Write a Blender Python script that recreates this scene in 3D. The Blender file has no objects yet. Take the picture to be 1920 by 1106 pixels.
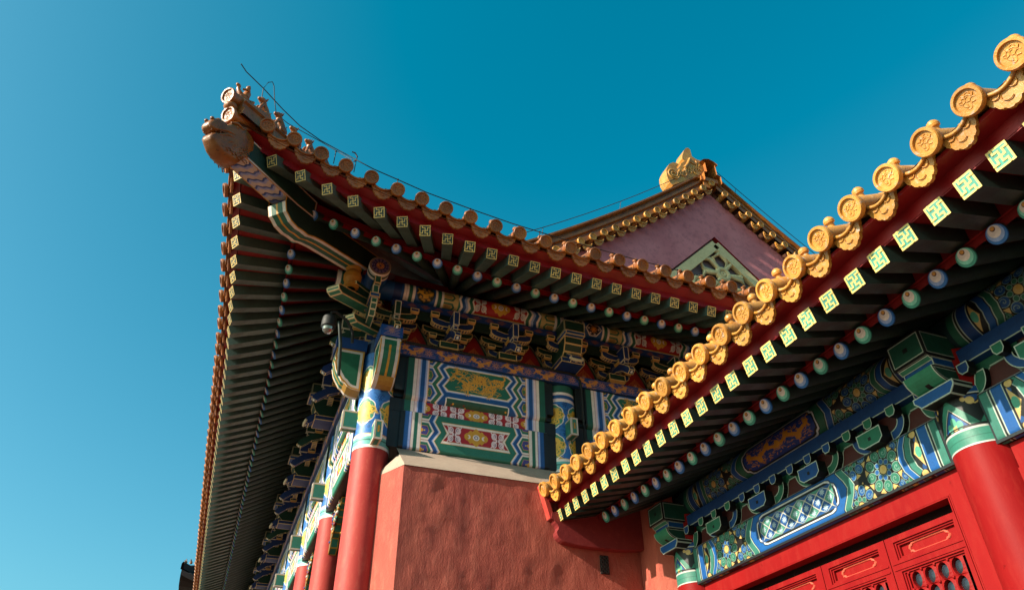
import bpy, bmesh, math, random
import numpy as np
from mathutils import Matrix, Vector
random.seed(7)
rng = np.random.default_rng(11)
scene = bpy.context.scene
COL = scene.collection

# ------------------------------------------------------------------ camera, sky, sun, exposure
EYE = 1.6                                   # the eye stands 1.6 m above the paving
FPX = 1361.979                              # focal length in photo pixels
CAM = np.array([[0.935212, -0.354016, -0.007129],
                [0.204128, 0.555483, -0.806083],
                [0.289326, 0.752404, 0.591759]])   # rows: right, down, forward
cam_data = bpy.data.cameras.new("camera")
cam = bpy.data.objects.new("camera", cam_data)
COL.objects.link(cam)
cam_data.sensor_fit = 'HORIZONTAL'
cam_data.sensor_width = 36.0
cam_data.lens = FPX / 1920 * 36.0
cam_data.clip_start = 0.05
cam_data.clip_end = 2000
r_, d_, f_ = CAM
cam.matrix_world = Matrix(((r_[0], -d_[0], -f_[0], 0), (r_[1], -d_[1], -f_[1], 0), (r_[2], -d_[2], -f_[2], EYE), (0, 0, 0, 1)))
scene.camera = cam

SUN_EL, SUN_AZ = math.radians(27.5), math.radians(5.5)     # sun low in the west (-X), a little to the south
to_sun = Vector((-math.cos(SUN_EL) * math.cos(SUN_AZ), -math.cos(SUN_EL) * math.sin(SUN_AZ), math.sin(SUN_EL)))
sun_data = bpy.data.lights.new("sun", 'SUN')
sun_data.energy = 5.0
sun_data.angle = math.radians(0.5)
sun_data.color = (1.0, 0.87, 0.71)
sun = bpy.data.objects.new("sun", sun_data)
COL.objects.link(sun)
sun.rotation_euler = to_sun.to_track_quat('Z', 'Y').to_euler()

world = bpy.data.worlds.new("World")
scene.world = world
world.use_nodes = True
wn = world.node_tree
for n in list(wn.nodes): wn.nodes.remove(n)
sky = wn.nodes.new('ShaderNodeTexSky')
sky.sky_type = 'NISHITA'
sky.sun_disc = False
sky.sun_elevation = SUN_EL
sky.sun_rotation = math.atan2(to_sun.x, to_sun.y)
sky.air_density = 1.0
sky.dust_density = 2.2
sky.ozone_density = 1.0
sep = wn.nodes.new('ShaderNodeSeparateColor'); comb = wn.nodes.new('ShaderNodeCombineColor')
def wmath(op, a, b):
    n = wn.nodes.new('ShaderNodeMath'); n.operation = op
    for k, v in enumerate((a, b)):
        if hasattr(v, 'is_linked'): wn.links.new(v, n.inputs[k])
        else: n.inputs[k].default_value = v
    return n.outputs[0]
wn.links.new(sky.outputs['Color'], sep.inputs[0])
g_ = wmath('MULTIPLY', sep.outputs[1], 1.32)
rd = wmath('MAXIMUM', wmath('MULTIPLY', wmath('SUBTRACT', sep.outputs[0], 0.78), 0.88), 0.0)   # clear, cyan winter sky
rd = wmath('MINIMUM', rd, wmath('MULTIPLY', g_, 0.92))
wn.links.new(rd, comb.inputs[0]); wn.links.new(g_, comb.inputs[1]); wn.links.new(wmath('MULTIPLY', sep.outputs[2], 1.31), comb.inputs[2])
bg = wn.nodes.new('ShaderNodeBackground'); bg.inputs['Strength'].default_value = 0.079
wo = wn.nodes.new('ShaderNodeOutputWorld')
wn.links.new(comb.outputs[0], bg.inputs['Color'])
wn.links.new(bg.outputs['Background'], wo.inputs['Surface'])

scene.view_settings.view_transform = 'Standard'
scene.view_settings.look = 'None'
scene.view_settings.exposure = 0.95
scene.view_settings.gamma = 1.0
scene.render.engine = 'CYCLES'

# ------------------------------------------------------------------ measuring helpers (points on real planes)
def ray(u, v):
    return CAM.T @ np.array([(u - 960) / FPX, (v - 553) / FPX, 1.0])
def onX(u, v, X): d = ray(u, v); return d * X / d[0]
def onY(u, v, Y): d = ray(u, v); return d * Y / d[1]

# ------------------------------------------------------------------ colours (sRGB 0-255 -> linear)
ALB = 0.70                                   # every base colour lowered evenly so shade renders deeper under the raised exposure
def lin(c):
    c = np.asarray(c, float) / 255.0
    return ALB * np.where(c <= 0.04045, c / 12.92, ((c + 0.055) / 1.055) ** 2.4)
BLUE = (22, 82, 148); DBLUE = (22, 52, 112); LBLUE = (166, 184, 236)
GREEN = (40, 106, 84); DGREEN = (24, 62, 50); MINT = (92, 182, 150)
WHITE = (252, 234, 224); GOLD = (234, 166, 58); PGOLD = (236, 198, 124); BLACK = (16, 17, 19)
RED = (178, 22, 30); BRED = (205, 40, 38); MAROON = (84, 34, 32); PINK = (250, 222, 226)
OCHRE = (220, 160, 42)

# ------------------------------------------------------------------ materials
def base_mat(name):
    m = bpy.data.materials.new(name); m.use_nodes = True
    nt = m.node_tree
    b = nt.nodes['Principled BSDF']
    return m, nt, b
def N(nt, t, **k):
    n = nt.nodes.new(t)
    for a, v in k.items():
        if a in n.inputs: n.inputs[a].default_value = v
        else: setattr(n, a, v)
    return n
def noise(nt, scale, detail=6, rough=0.6, dist=0.0, vec=None):
    n = nt.nodes.new('ShaderNodeTexNoise')
    n.inputs['Scale'].default_value = scale; n.inputs['Detail'].default_value = detail
    n.inputs['Roughness'].default_value = rough; n.inputs['Distortion'].default_value = dist
    if vec is not None: nt.links.new(vec, n.inputs['Vector'])
    return n
def ramp(nt, src, stops):
    r = nt.nodes.new('ShaderNodeValToRGB')
    el = r.color_ramp.elements
    while len(el) < len(stops): el.new(0.5)
    for e, (p, c) in zip(el, stops): e.position = p; e.color = (*c, 1) if len(c) == 3 else c
    nt.links.new(src, r.inputs['Fac'])
    return r
def mixc(nt, mode, fac, a, b):
    m = nt.nodes.new('ShaderNodeMix'); m.data_type = 'RGBA'; m.blend_type = mode
    for key, v in (('Factor', fac), ('A', a), ('B', b)):
        if hasattr(v, 'is_linked'): nt.links.new(v, m.inputs[key])
        else: m.inputs[key].default_value = v if key == 'Factor' else ((*v, 1) if len(v) == 3 else v)
    return m.outputs['Result']
def bump(nt, b, height, strength, dist):
    n = nt.nodes.new('ShaderNodeBump'); n.inputs['Strength'].default_value = strength; n.inputs['Distance'].default_value = dist
    nt.links.new(height, n.inputs['Height']); nt.links.new(n.outputs['Normal'], b.inputs['Normal'])
def coords(nt, kind='Object'):
    return nt.nodes.new('ShaderNodeTexCoord').outputs[kind]

def paint_mat(name, rough=0.42, dirt=0.26, bumps=0.25, spec=0.5, gain=1.0, var=0.06):
    m, nt, b = base_mat(name)
    at = N(nt, 'ShaderNodeAttribute', attribute_name='Col')
    co = coords(nt)
    n1 = noise(nt, 9.0, 8, 0.65, vec=co); n2 = noise(nt, 60.0, 4, 0.6, vec=co)
    r1 = ramp(nt, n1.outputs['Fac'], [(0.25, (1 - dirt,) * 3), (0.62, (1, 1, 1))])
    r2 = ramp(nt, n2.outputs['Fac'], [(0.3, (0.82, 0.82, 0.8)), (0.6, (1, 1, 1))])
    c = mixc(nt, 'MULTIPLY', 1.0, at.outputs['Color'], r1.outputs['Color'])
    c = mixc(nt, 'MULTIPLY', 0.7, c, r2.outputs['Color'])
    n3 = noise(nt, 34.0, 10, 0.78, 0.5, vec=co)
    fl = ramp(nt, n3.outputs['Fac'], [(0.665, (0, 0, 0)), (0.70, (0.8,) * 3)])
    c = mixc(nt, 'MIX', fl.outputs['Color'], c, tuple(lin((128, 108, 92))))      # flaked to the primer
    oi = nt.nodes.new('ShaderNodeObjectInfo'); hv = nt.nodes.new('ShaderNodeHueSaturation'); mr = nt.nodes.new('ShaderNodeMapRange')
    mr.inputs['To Min'].default_value = 1 - var; mr.inputs['To Max'].default_value = 1 + var * .6
    nt.links.new(oi.outputs['Random'], mr.inputs['Value']); nt.links.new(mr.outputs[0], hv.inputs['Value']); nt.links.new(c, hv.inputs['Color'])
    c = hv.outputs['Color']
    if gain != 1.0: c = mixc(nt, 'MULTIPLY', 1.0, c, (gain, gain, gain))
    nt.links.new(c, b.inputs['Base Color'])
    rr = ramp(nt, n1.outputs['Fac'], [(0.2, (rough + 0.2,) * 3), (0.8, (rough,) * 3)])
    nt.links.new(rr.outputs['Color'], b.inputs['Roughness'])
    b.inputs['Specular IOR Level'].default_value = spec
    bump(nt, b, n2.outputs['Fac'], bumps, 0.004)
    return m
M_PAINT = paint_mat('weathered_lifted_paint', dirt=0.2, gain=1.38)  # gain lifts the colour of painted parts that stand in shade
M_GLOSS = paint_mat('fresh_paint', 0.42, 0.26, 0.25, 0.35, gain=0.9)
M_TIMBER = paint_mat('painted_timber', 0.36, 0.4, 0.4, gain=1.3, var=0.2)  # rafters in the eave shade get the same colour lift

def glaze_mat(name, c1, c2, c3, rough=0.3, scales=0.0):
    m, nt, b = base_mat(name)
    co = coords(nt); oi = nt.nodes.new('ShaderNodeObjectInfo')
    off = nt.nodes.new('ShaderNodeVectorMath'); off.operation = 'ADD'
    sc = nt.nodes.new('ShaderNodeVectorMath'); sc.operation = 'SCALE'
    cmb = nt.nodes.new('ShaderNodeCombineXYZ')
    for i in range(3): nt.links.new(oi.outputs['Random'], cmb.inputs[i])
    nt.links.new(cmb.outputs[0], sc.inputs[0]); sc.inputs['Scale'].default_value = 37.0
    nt.links.new(co, off.inputs[0]); nt.links.new(sc.outputs[0], off.inputs[1])
    v = off.outputs[0]
    n1 = noise(nt, 7.0, 6, 0.6, vec=v); n2 = noise(nt, 28.0, 8, 0.7, 0.4, vec=v); n3 = noise(nt, 90.0, 3, 0.6, vec=v)
    base = ramp(nt, n1.outputs['Fac'], [(0.3, lin(c2)), (0.62, lin(c1))])
    worn = ramp(nt, n2.outputs['Fac'], [(0.575, (0, 0, 0)), (0.66, (1, 1, 1))])
    c = mixc(nt, 'MIX', worn.outputs['Color'], base.outputs['Color'], tuple(lin(c3)))
    hv = nt.nodes.new('ShaderNodeHueSaturation')
    mr = nt.nodes.new('ShaderNodeMapRange'); mr.inputs['To Min'].default_value = 0.68; mr.inputs['To Max'].default_value = 1.12
    nt.links.new(oi.outputs['Random'], mr.inputs['Value']); nt.links.new(mr.outputs[0], hv.inputs['Value'])
    nt.links.new(c, hv.inputs['Color'])
    nt.links.new(hv.outputs['Color'], b.inputs['Base Color'])
    rr = ramp(nt, n2.outputs['Fac'], [(0.45, (rough,) * 3), (0.68, (0.75,) * 3)])
    nt.links.new(rr.outputs['Color'], b.inputs['Roughness'])
    add = nt.nodes.new('ShaderNodeMath'); add.operation = 'ADD'
    nt.links.new(n2.outputs['Fac'], add.inputs[0]); nt.links.new(n3.outputs['Fac'], add.inputs[1])
    if scales:
        vo = nt.nodes.new('ShaderNodeTexVoronoi'); vo.inputs['Scale'].default_value = scales; nt.links.new(v, vo.inputs['Vector'])
        a2 = nt.nodes.new('ShaderNodeMath'); a2.operation = 'MULTIPLY_ADD'; a2.inputs[1].default_value = -2.2
        nt.links.new(vo.outputs['Distance'], a2.inputs[0]); nt.links.new(add.outputs[0], a2.inputs[2]); add = a2
    bump(nt, b, add.outputs[0], 0.35 if not scales else 0.5, 0.006 if not scales else 0.007)
    return m
M_TILE = glaze_mat('amber_glaze', (236, 170, 78), (214, 138, 52), (214, 184, 164))
M_TILE_SHADED = glaze_mat('shaded_amber_glaze', (190, 114, 42), (152, 82, 32), (134, 84, 50), 0.34)  # browner copy of the amber: the hall eave's shade is in its colour
M_HEAD = glaze_mat('shaded_worn_glaze', (172, 102, 30), (126, 68, 22), (84, 48, 22), 0.28)  # glaze darkened: shade on the dragon head is put into its colour
M_PAN = glaze_mat('dull_pan_glaze', (128, 84, 62), (98, 62, 50), (120, 96, 90), 0.5)

def wash_mat(name, c1, c2, c3, scale=2.0, rough=0.75, bs=0.4, bd=0.02, streak=False):
    m, nt, b = base_mat(name)
    co = coords(nt)
    if streak:
        mp = nt.nodes.new('ShaderNodeMapping'); mp.inputs['Scale'].default_value = (1, 1, 0.35)
        nt.links.new(co, mp.inputs['Vector']); v = mp.outputs[0]
    else: v = co
    n1 = noise(nt, scale, 8, 0.62, 0.3, vec=v); n2 = noise(nt, scale * 7, 8, 0.7, 0.2, vec=v); n3 = noise(nt, scale * 45, 4, 0.6, vec=co)
    r1 = ramp(nt, n1.outputs['Fac'], [(0.3, lin(c2)), (0.65, lin(c1))])
    r2 = ramp(nt, n2.outputs['Fac'], [(0.5, (0, 0, 0)), (0.75, (0.75,) * 3)])
    c = mixc(nt, 'MIX', r2.outputs['Color'], r1.outputs['Color'], tuple(lin(c3)))
    if streak:   # rubbed, faded and scuffed patches in the lacquer
        m2 = nt.nodes.new('ShaderNodeMapping'); m2.inputs['Scale'].default_value = (5, 5, 0.7); nt.links.new(co, m2.inputs['Vector'])
        n4 = noise(nt, 3.0, 9, 0.7, 0.6, vec=m2.outputs[0]); n5 = noise(nt, 16.0, 9, 0.75, 0.8, vec=co)
        r4 = ramp(nt, n4.outputs['Fac'], [(0.50, (0, 0, 0)), (0.74, (0.13,) * 3)]); r5 = ramp(nt, n5.outputs['Fac'], [(0.62, (0, 0, 0)), (0.70, (0.55,) * 3)])
        c = mixc(nt, 'MIX', r4.outputs['Color'], c, tuple(lin([min(255, q * .5 + w) for q, w in zip(c3, (118, 62, 52))])))
        c = mixc(nt, 'MIX', r5.outputs['Color'], c, tuple(lin([q * .62 for q in c2])))
    nt.links.new(c, b.inputs['Base Color'])
    b.inputs['Roughness'].default_value = rough
    add = nt.nodes.new('ShaderNodeMath'); add.operation = 'MULTIPLY_ADD'; add.inputs[1].default_value = 0.25
    nt.links.new(n3.outputs['Fac'], add.inputs[0]); nt.links.new(n2.outputs['Fac'], add.inputs[2])
    bump(nt, b, add.outputs[0], bs, bd)
    return m
M_TERRA = wash_mat('terracotta_limewash', (198, 98, 76), (166, 70, 58), (208, 114, 92), 1.6, 0.85, 0.6, 0.025, True)
M_CORNICE = wash_mat('grey_plaster', (196, 172, 152), (176, 152, 134), (206, 182, 162), 3.0, 0.85, 0.3, 0.008)
M_GABLE = wash_mat('plum_limewash', (232, 140, 146), (206, 114, 122), (150, 84, 92), 1.2, 0.9, 0.35, 0.02)
M_LACQ = wash_mat('red_lacquer', (154, 28, 28), (140, 22, 25), (160, 42, 36), 2.4, 0.5, 0.12, 0.006, True)
M_LACQ.node_tree.nodes['Principled BSDF'].inputs['Specular IOR Level'].default_value = 0.07
M_COLUMN = wash_mat('faded_red_lacquer', (204, 72, 62), (184, 54, 50), (214, 104, 84), 2.6, 0.55, 0.15, 0.006, True)
M_COLUMN.node_tree.nodes['Principled BSDF'].inputs['Specular IOR Level'].default_value = 0.25
M_CORBEL = wash_mat('dull_red_limewash', (150, 34, 32), (130, 26, 28), (164, 52, 44), 2.4, 0.8, 0.3, 0.01)
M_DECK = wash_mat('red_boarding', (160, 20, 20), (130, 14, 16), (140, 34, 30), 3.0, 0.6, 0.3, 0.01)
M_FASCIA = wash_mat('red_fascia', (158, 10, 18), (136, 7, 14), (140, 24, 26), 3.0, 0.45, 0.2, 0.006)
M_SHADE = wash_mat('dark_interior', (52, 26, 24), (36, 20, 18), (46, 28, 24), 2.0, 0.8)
M_PAVE = wash_mat('stone_paving', (130, 114, 94), (112, 98, 80), (142, 126, 104), 0.6, 0.85)
M_WIRE, _nt, _b = base_mat('black_cable'); _b.inputs['Base Color'].default_value = (0.012, 0.012, 0.014, 1); _b.inputs['Roughness'].default_value = 0.5
M_PLAIN = paint_mat('flat_paint', 0.55, 0.2, 0.15)
M_GLASS, _nt, _b = base_mat('dome_glass'); _b.inputs['Base Color'].default_value = (0.25, 0.22, 0.21, 1); _b.inputs['Roughness'].default_value = 0.06; _b.inputs['Metallic'].default_value = 0.75
M_DARKGLOSS, _nt, _b = base_mat('dark_pane'); _b.inputs['Base Color'].default_value = (0.018, 0.024, 0.032, 1); _b.inputs['Roughness'].default_value = 0.12

# ------------------------------------------------------------------ objects
def link(name, me, parent=None, loc=(0, 0, 0), rotz=0.0, label=None):
    o = bpy.data.objects.new(name, me); COL.objects.link(o)
    o.location = (loc[0], loc[1], loc[2] + (EYE if parent is None or not parent.get('_sub') else 0))
    o.rotation_euler = (0, 0, rotz)
    if parent is not None: adopt(o, parent)
    if label: o['label'] = label
    return o
def wmat(o):
    m = Matrix.LocRotScale(o.location, o.rotation_euler, o.scale)
    if o.parent: return wmat(o.parent) @ o.matrix_parent_inverse @ m
    return m
def adopt(o, parent):
    o.parent = parent
    o.matrix_parent_inverse = wmat(parent).inverted()
def thing(name, label, cat, loc=(0, 0, 0), group=None):
    o = bpy.data.objects.new(name, None); COL.objects.link(o)
    o.location = (loc[0], loc[1], loc[2]); o.empty_display_size = 0.3
    o['label'] = label; o['category'] = cat
    if group: o['group'] = group
    return o
def place_copy(src, loc, rotz=0.0, tilt=None, parent=None):
    """copy of a part and of its sub-parts; the copy is set in world space"""
    c = src.copy(); COL.objects.link(c)
    par = parent or src.parent
    c.location = (loc[0], loc[1], loc[2] + EYE); c.rotation_euler = (tilt or 0.0, 0, rotz)
    c.parent = par; c.matrix_parent_inverse = wmat(par).inverted()
    for ch in src.children:
        k = ch.copy(); COL.objects.link(k); k.parent = c
        k.matrix_parent_inverse = Matrix.Identity(4)
        k.location = ch['home'][:] if 'home' in ch else ch.location
    return c
def sub(name, me, parent):
    """sub-part whose mesh shares its parent's local frame"""
    o = bpy.data.objects.new(name, me); COL.objects.link(o)
    o.parent = parent
    return o

class MB:
    """collects coloured polygons that become one mesh"""
    def __init__(s): s.v = []; s.f = []; s.c = []; s.sm = []; s.mi = []; s.m = 0
    def add(s, pts, faces, col, smooth=False):
        n = len(s.v); s.v.extend([tuple(p) for p in pts])
        for f in faces: s.f.append([n + i for i in f]); s.c.append(col); s.sm.append(smooth); s.mi.append(s.m)
    def poly(s, pts, col): s.add(pts, [list(range(len(pts)))], col)
    def box(s, lo, hi, col, fr=None):
        x0, y0, z0 = lo; x1, y1, z1 = hi
        p = [(x0, y0, z0), (x1, y0, z0), (x1, y1, z0), (x0, y1, z0), (x0, y0, z1), (x1, y0, z1), (x1, y1, z1), (x0, y1, z1)]
        if fr: p = [fr(*q) for q in p]
        s.add(p, [(3, 2, 1, 0), (4, 5, 6, 7), (0, 1, 5, 4), (1, 2, 6, 5), (2, 3, 7, 6), (3, 0, 4, 7)], col)
    def bordered(s, pts, fill, border, bw, line=None, lw=0.0):
        """flat polygon with a painted rim; pts any simple polygon in 3D (planar)"""
        P = [np.array(p, float) for p in pts]; n = len(P)
        nrm = np.zeros(3)
        for i in range(n): nrm += np.cross(P[i], P[(i + 1) % n])
        nrm /= (np.linalg.norm(nrm) + 1e-12)
        def inset(P, w):
            out = []
            for i in range(n):
                a, b, c = P[i - 1], P[i], P[(i + 1) % n]
                e1 = (b - a) / (np.linalg.norm(b - a) + 1e-12); e2 = (c - b) / (np.linalg.norm(c - b) + 1e-12)
                n1 = np.cross(nrm, e1); n2 = np.cross(nrm, e2)
                h = n1 + n2; k = 1 + n1 @ n2
                out.append(b + h * (w / max(k, 0.35)))
            return out
        rims = [(border, bw)] + ([(line, lw)] if line else [])
        cur = P
        for colr, w in rims:
            Q = inset(cur, w)
            for i in range(n): s.poly([cur[i], cur[(i + 1) % n], Q[(i + 1) % n], Q[i]], colr)
            cur = Q
        s.poly(cur, fill)
    def pbox(s, lo, hi, fill, border, bw, fr=None, faces='xXyYzZ', line=None, lw=0):
        x0, y0, z0 = lo; x1, y1, z1 = hi
        F = {'y': [(x0, y0, z0), (x1, y0, z0), (x1, y0, z1), (x0, y0, z1)], 'Y': [(x1, y1, z0), (x0, y1, z0), (x0, y1, z1), (x1, y1, z1)],
             'x': [(x0, y1, z0), (x0, y0, z0), (x0, y0, z1), (x0, y1, z1)], 'X': [(x1, y0, z0), (x1, y1, z0), (x1, y1, z1), (x1, y0, z1)],
             'z': [(x0, y1, z0), (x1, y1, z0), (x1, y0, z0), (x0, y0, z0)], 'Z': [(x0, y0, z1), (x1, y0, z1), (x1, y1, z1), (x0, y1, z1)]}
        for k in faces:
            q = F[k]
            if fr: q = [fr(*p) for p in q]
            s.bordered(q, fill, border, bw, line, lw)
    def prism(s, prof, a0, a1, put, face, side, border=None, bw=0.0, sides=True, back=True, edge=None):
        """profile (list of 2D) extruded between a0 and a1; put(p, q, a) -> 3D; a0 is the seen face"""
        A = [put(p, q, a0) for p, q in prof]; B = [put(p, q, a1) for p, q in prof]; n = len(prof)
        if border: s.bordered(A, face, border, bw)
        else: s.poly(A, face)
        if back: s.poly(B[::-1], side)
        for i in range(n):
            j = (i + 1) % n
            q = [A[j], A[i], B[i], B[j]]
            if edge: s.bordered(q, side, edge, bw)
            else: s.poly(q, side)
    def tube(s, path, rad, col, n=8, caps=True, smooth=True):
        P = [np.array(p, float) for p in path]; rs = rad if hasattr(rad, '__len__') else [rad] * len(P)
        up = np.array([0.13, 0.21, 0.97]); rings = []; pts = []
        for i, p in enumerate(P):
            t = P[min(i + 1, len(P) - 1)] - P[max(i - 1, 0)]; t /= (np.linalg.norm(t) + 1e-12)
            a = np.cross(t, up)
            if np.linalg.norm(a) < 0.1: a = np.cross(t, [1, 0, 0])
            a /= np.linalg.norm(a); b = np.cross(t, a)
            for k in range(n):
                w = 2 * math.pi * k / n; pts.append(p + rs[i] * (math.cos(w) * a + math.sin(w) * b))
        fs = [(i * n + k, i * n + (k + 1) % n, (i + 1) * n + (k + 1) % n, (i + 1) * n + k) for i in range(len(P) - 1) for k in range(n)]
        s.add(pts, fs, col, smooth)
        if caps:
            s.add(pts[:n], [list(range(n))], col); s.add(pts[-n:], [list(range(n))[::-1]], col)
    def lathe(s, prof, put, col, n=24, smooth=True):
        """prof: list of (radius, height, [colour]); put(x, y, h) -> 3D"""
        pts = []
        for q in prof:
            for k in range(n):
                w = 2 * math.pi * k / n; pts.append(put(q[0] * math.cos(w), q[0] * math.sin(w), q[1]))
        for i in range(len(prof) - 1):
            c = prof[i + 1][2] if len(prof[i + 1]) > 2 else col
            idx = [i * n + k for k in range(n)] + [(i + 1) * n + k for k in range(n)]
            s.add([pts[j] for j in idx], [(k, (k + 1) % n, n + (k + 1) % n, n + k) for k in range(n)], c, smooth)
    def blob(s, c, r, col, n=10, m=7, rot=None):
        pts = []; c = np.array(c, float)
        for i in range(m + 1):
            th = math.pi * i / m
            for k in range(n):
                w = 2 * math.pi * k / n
                p = np.array([r[0] * math.sin(th) * math.cos(w), r[1] * math.sin(th) * math.sin(w), r[2] * math.cos(th)])
                if rot is not None: p = rot @ p
                pts.append(c + p)
        s.add(pts, [(i * n + k, (i + 1) * n + k, (i + 1) * n + (k + 1) % n, i * n + (k + 1) % n) for i in range(m) for k in range(n)], col, True)
    def strip(s, rows, col, smooth=True):
        """grid of points rows[i][j]"""
        n = len(rows[0]); pts = [p for r in rows for p in r]
        s.add(pts, [(i * n + j, i * n + j + 1, (i + 1) * n + j + 1, (i + 1) * n + j) for i in range(len(rows) - 1) for j in range(n - 1)], col, smooth)
    def mesh(s, name, mats):
        me = bpy.data.meshes.new(name)
        me.from_pydata(s.v, [], s.f)
        if not isinstance(mats, (list, tuple)): mats = [mats]
        for m in mats: me.materials.append(m)
        me.polygons.foreach_set('use_smooth', s.sm)
        me.polygons.foreach_set('material_index', s.mi)
        cnt = [len(f) for f in s.f]
        cols = np.array([[*lin(c), 1.0] for c in s.c], np.float32)
        at = me.color_attributes.new('Col', 'FLOAT_COLOR', 'CORNER')
        at.data.foreach_set('color', np.repeat(cols, cnt, axis=0).ravel())
        me.validate(); me.update()
        return me
    def build(s, name, mats, parent=None, loc=(0, 0, 0), rotz=0.0, label=None):
        return link(name, s.mesh(name, mats), parent, loc, rotz, label)

# ------------------------------------------------------------------ painted surfaces: a drawing held as vertex paint on a fine grid
class Canvas:
    def __init__(s, w, h, res, bg, ss=2):
        s.w, s.h, s.ss = w, h, ss
        s.W, s.H = max(2, int(round(w * res))), max(2, int(round(h * res)))
        s.kx, s.ky = s.W * ss / w, s.H * ss / h
        s.a = np.empty((s.H * ss, s.W * ss, 3)); s.a[:] = lin(bg)
    def _win(s, x0, y0, x1, y1):
        i0 = max(0, int(math.floor(x0 * s.kx - 1))); i1 = min(s.a.shape[1], int(math.ceil(x1 * s.kx + 1)))
        j0 = max(0, int(math.floor(y0 * s.ky - 1))); j1 = min(s.a.shape[0], int(math.ceil(y1 * s.ky + 1)))
        if i1 <= i0 or j1 <= j0: return None
        X, Y = np.meshgrid((np.arange(i0, i1) + .5) / s.kx, (np.arange(j0, j1) + .5) / s.ky)
        return i0, i1, j0, j1, X, Y
    def poly(s, pts, col):
        P = np.array(pts, float); w = s._win(*P.min(0), *P.max(0))
        if w is None: return
        i0, i1, j0, j1, X, Y = w
        inside = np.zeros(X.shape, bool); n = len(P)
        for i in range(n):
            (xa, ya), (xb, yb) = P[i], P[(i + 1) % n]
            if ya == yb: continue
            c = ((ya > Y) != (yb > Y)) & (X < (xb - xa) * (Y - ya) / (yb - ya) + xa)
            inside ^= c
        s.a[j0:j1, i0:i1][inside] = lin(col)
    def rect(s, x0, y0, x1, y1, col): s.poly([(x0, y0), (x1, y0), (x1, y1), (x0, y1)], col)
    def disc(s, c, r, col, r2=None, ang=0.0):
        R = max(r, r2 or r); w = s._win(c[0] - R, c[1] - R, c[0] + R, c[1] + R)
        if w is None: return
        i0, i1, j0, j1, X, Y = w
        dx, dy = X - c[0], Y - c[1]; ca, sa = math.cos(ang), math.sin(ang)
        a = (dx * ca + dy * sa) / r; b = (-dx * sa + dy * ca) / (r2 or r)
        s.a[j0:j1, i0:i1][a * a + b * b <= 1] = lin(col)
    def line(s, pts, wd, col, closed=False, taper=False):
        P = [np.array(p, float) for p in pts]
        if closed: P.append(P[0])
        c = lin(col); n = len(P) - 1
        for i in range(n):
            a, b = P[i], P[i + 1]; r = wd / 2
            if taper: r *= (1 - 0.75 * abs(2 * (i + .5) / n - 1)) if taper == 2 else (1 - 0.8 * i / n)
            w = s._win(min(a[0], b[0]) - r, min(a[1], b[1]) - r, max(a[0], b[0]) + r, max(a[1], b[1]) + r)
            if w is None: continue
            i0, i1, j0, j1, X, Y = w
            d = b - a; L = d @ d + 1e-12
            t = np.clip(((X - a[0]) * d[0] + (Y - a[1]) * d[1]) / L, 0, 1)
            m = (X - a[0] - t * d[0]) ** 2 + (Y - a[1] - t * d[1]) ** 2 <= r * r
            s.a[j0:j1, i0:i1][m] = c
    def spiral(s, c, r, turns, wd, col, a0=0.0, sgn=1):
        n = int(14 * turns) + 6
        s.line([(c[0] + r * (1 - i / n) * math.cos(a0 + sgn * 2 * math.pi * turns * i / n), c[1] + r * (1 - i / n) * math.sin(a0 + sgn * 2 * math.pi * turns * i / n)) for i in range(n + 1)], wd, col)
    def out(s): return s.a.reshape(s.H, s.ss, s.W, s.ss, 3).mean((1, 3))

def canvas_mesh(name, cv, put, mat):
    """put(U, V) -> (X, Y, Z) arrays over the drawing, U in 0..w, V in 0..h"""
    img = cv.out(); H, W = img.shape[:2]
    U, V = np.meshgrid(np.linspace(0, cv.w, W), np.linspace(0, cv.h, H))
    X, Y, Z = put(U, V)
    co = np.stack([X * np.ones_like(U), Y * np.ones_like(U), Z * np.ones_like(U)], -1).reshape(-1, 3)
    idx = np.arange(W * H).reshape(H, W)
    q = np.stack([idx[:-1, :-1], idx[:-1, 1:], idx[1:, 1:], idx[1:, :-1]], -1).reshape(-1, 4)
    me = bpy.data.meshes.new(name)
    me.vertices.add(len(co)); me.vertices.foreach_set('co', co.ravel())
    me.loops.add(q.size); me.loops.foreach_set('vertex_index', q.ravel().astype(np.int32))
    me.polygons.add(len(q)); me.polygons.foreach_set('loop_start', (np.arange(len(q)) * 4).astype(np.int32))
    at = me.color_attributes.new('Col', 'FLOAT_COLOR', 'POINT')
    at.data.foreach_set('color', np.concatenate([img.reshape(-1, 3), np.ones((W * H, 1))], 1).astype(np.float32).ravel())
    me.materials.append(mat)
    me.update(calc_edges=True); me.validate()
    me.polygons.foreach_set('use_smooth', np.ones(len(q), bool))
    return me

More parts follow.
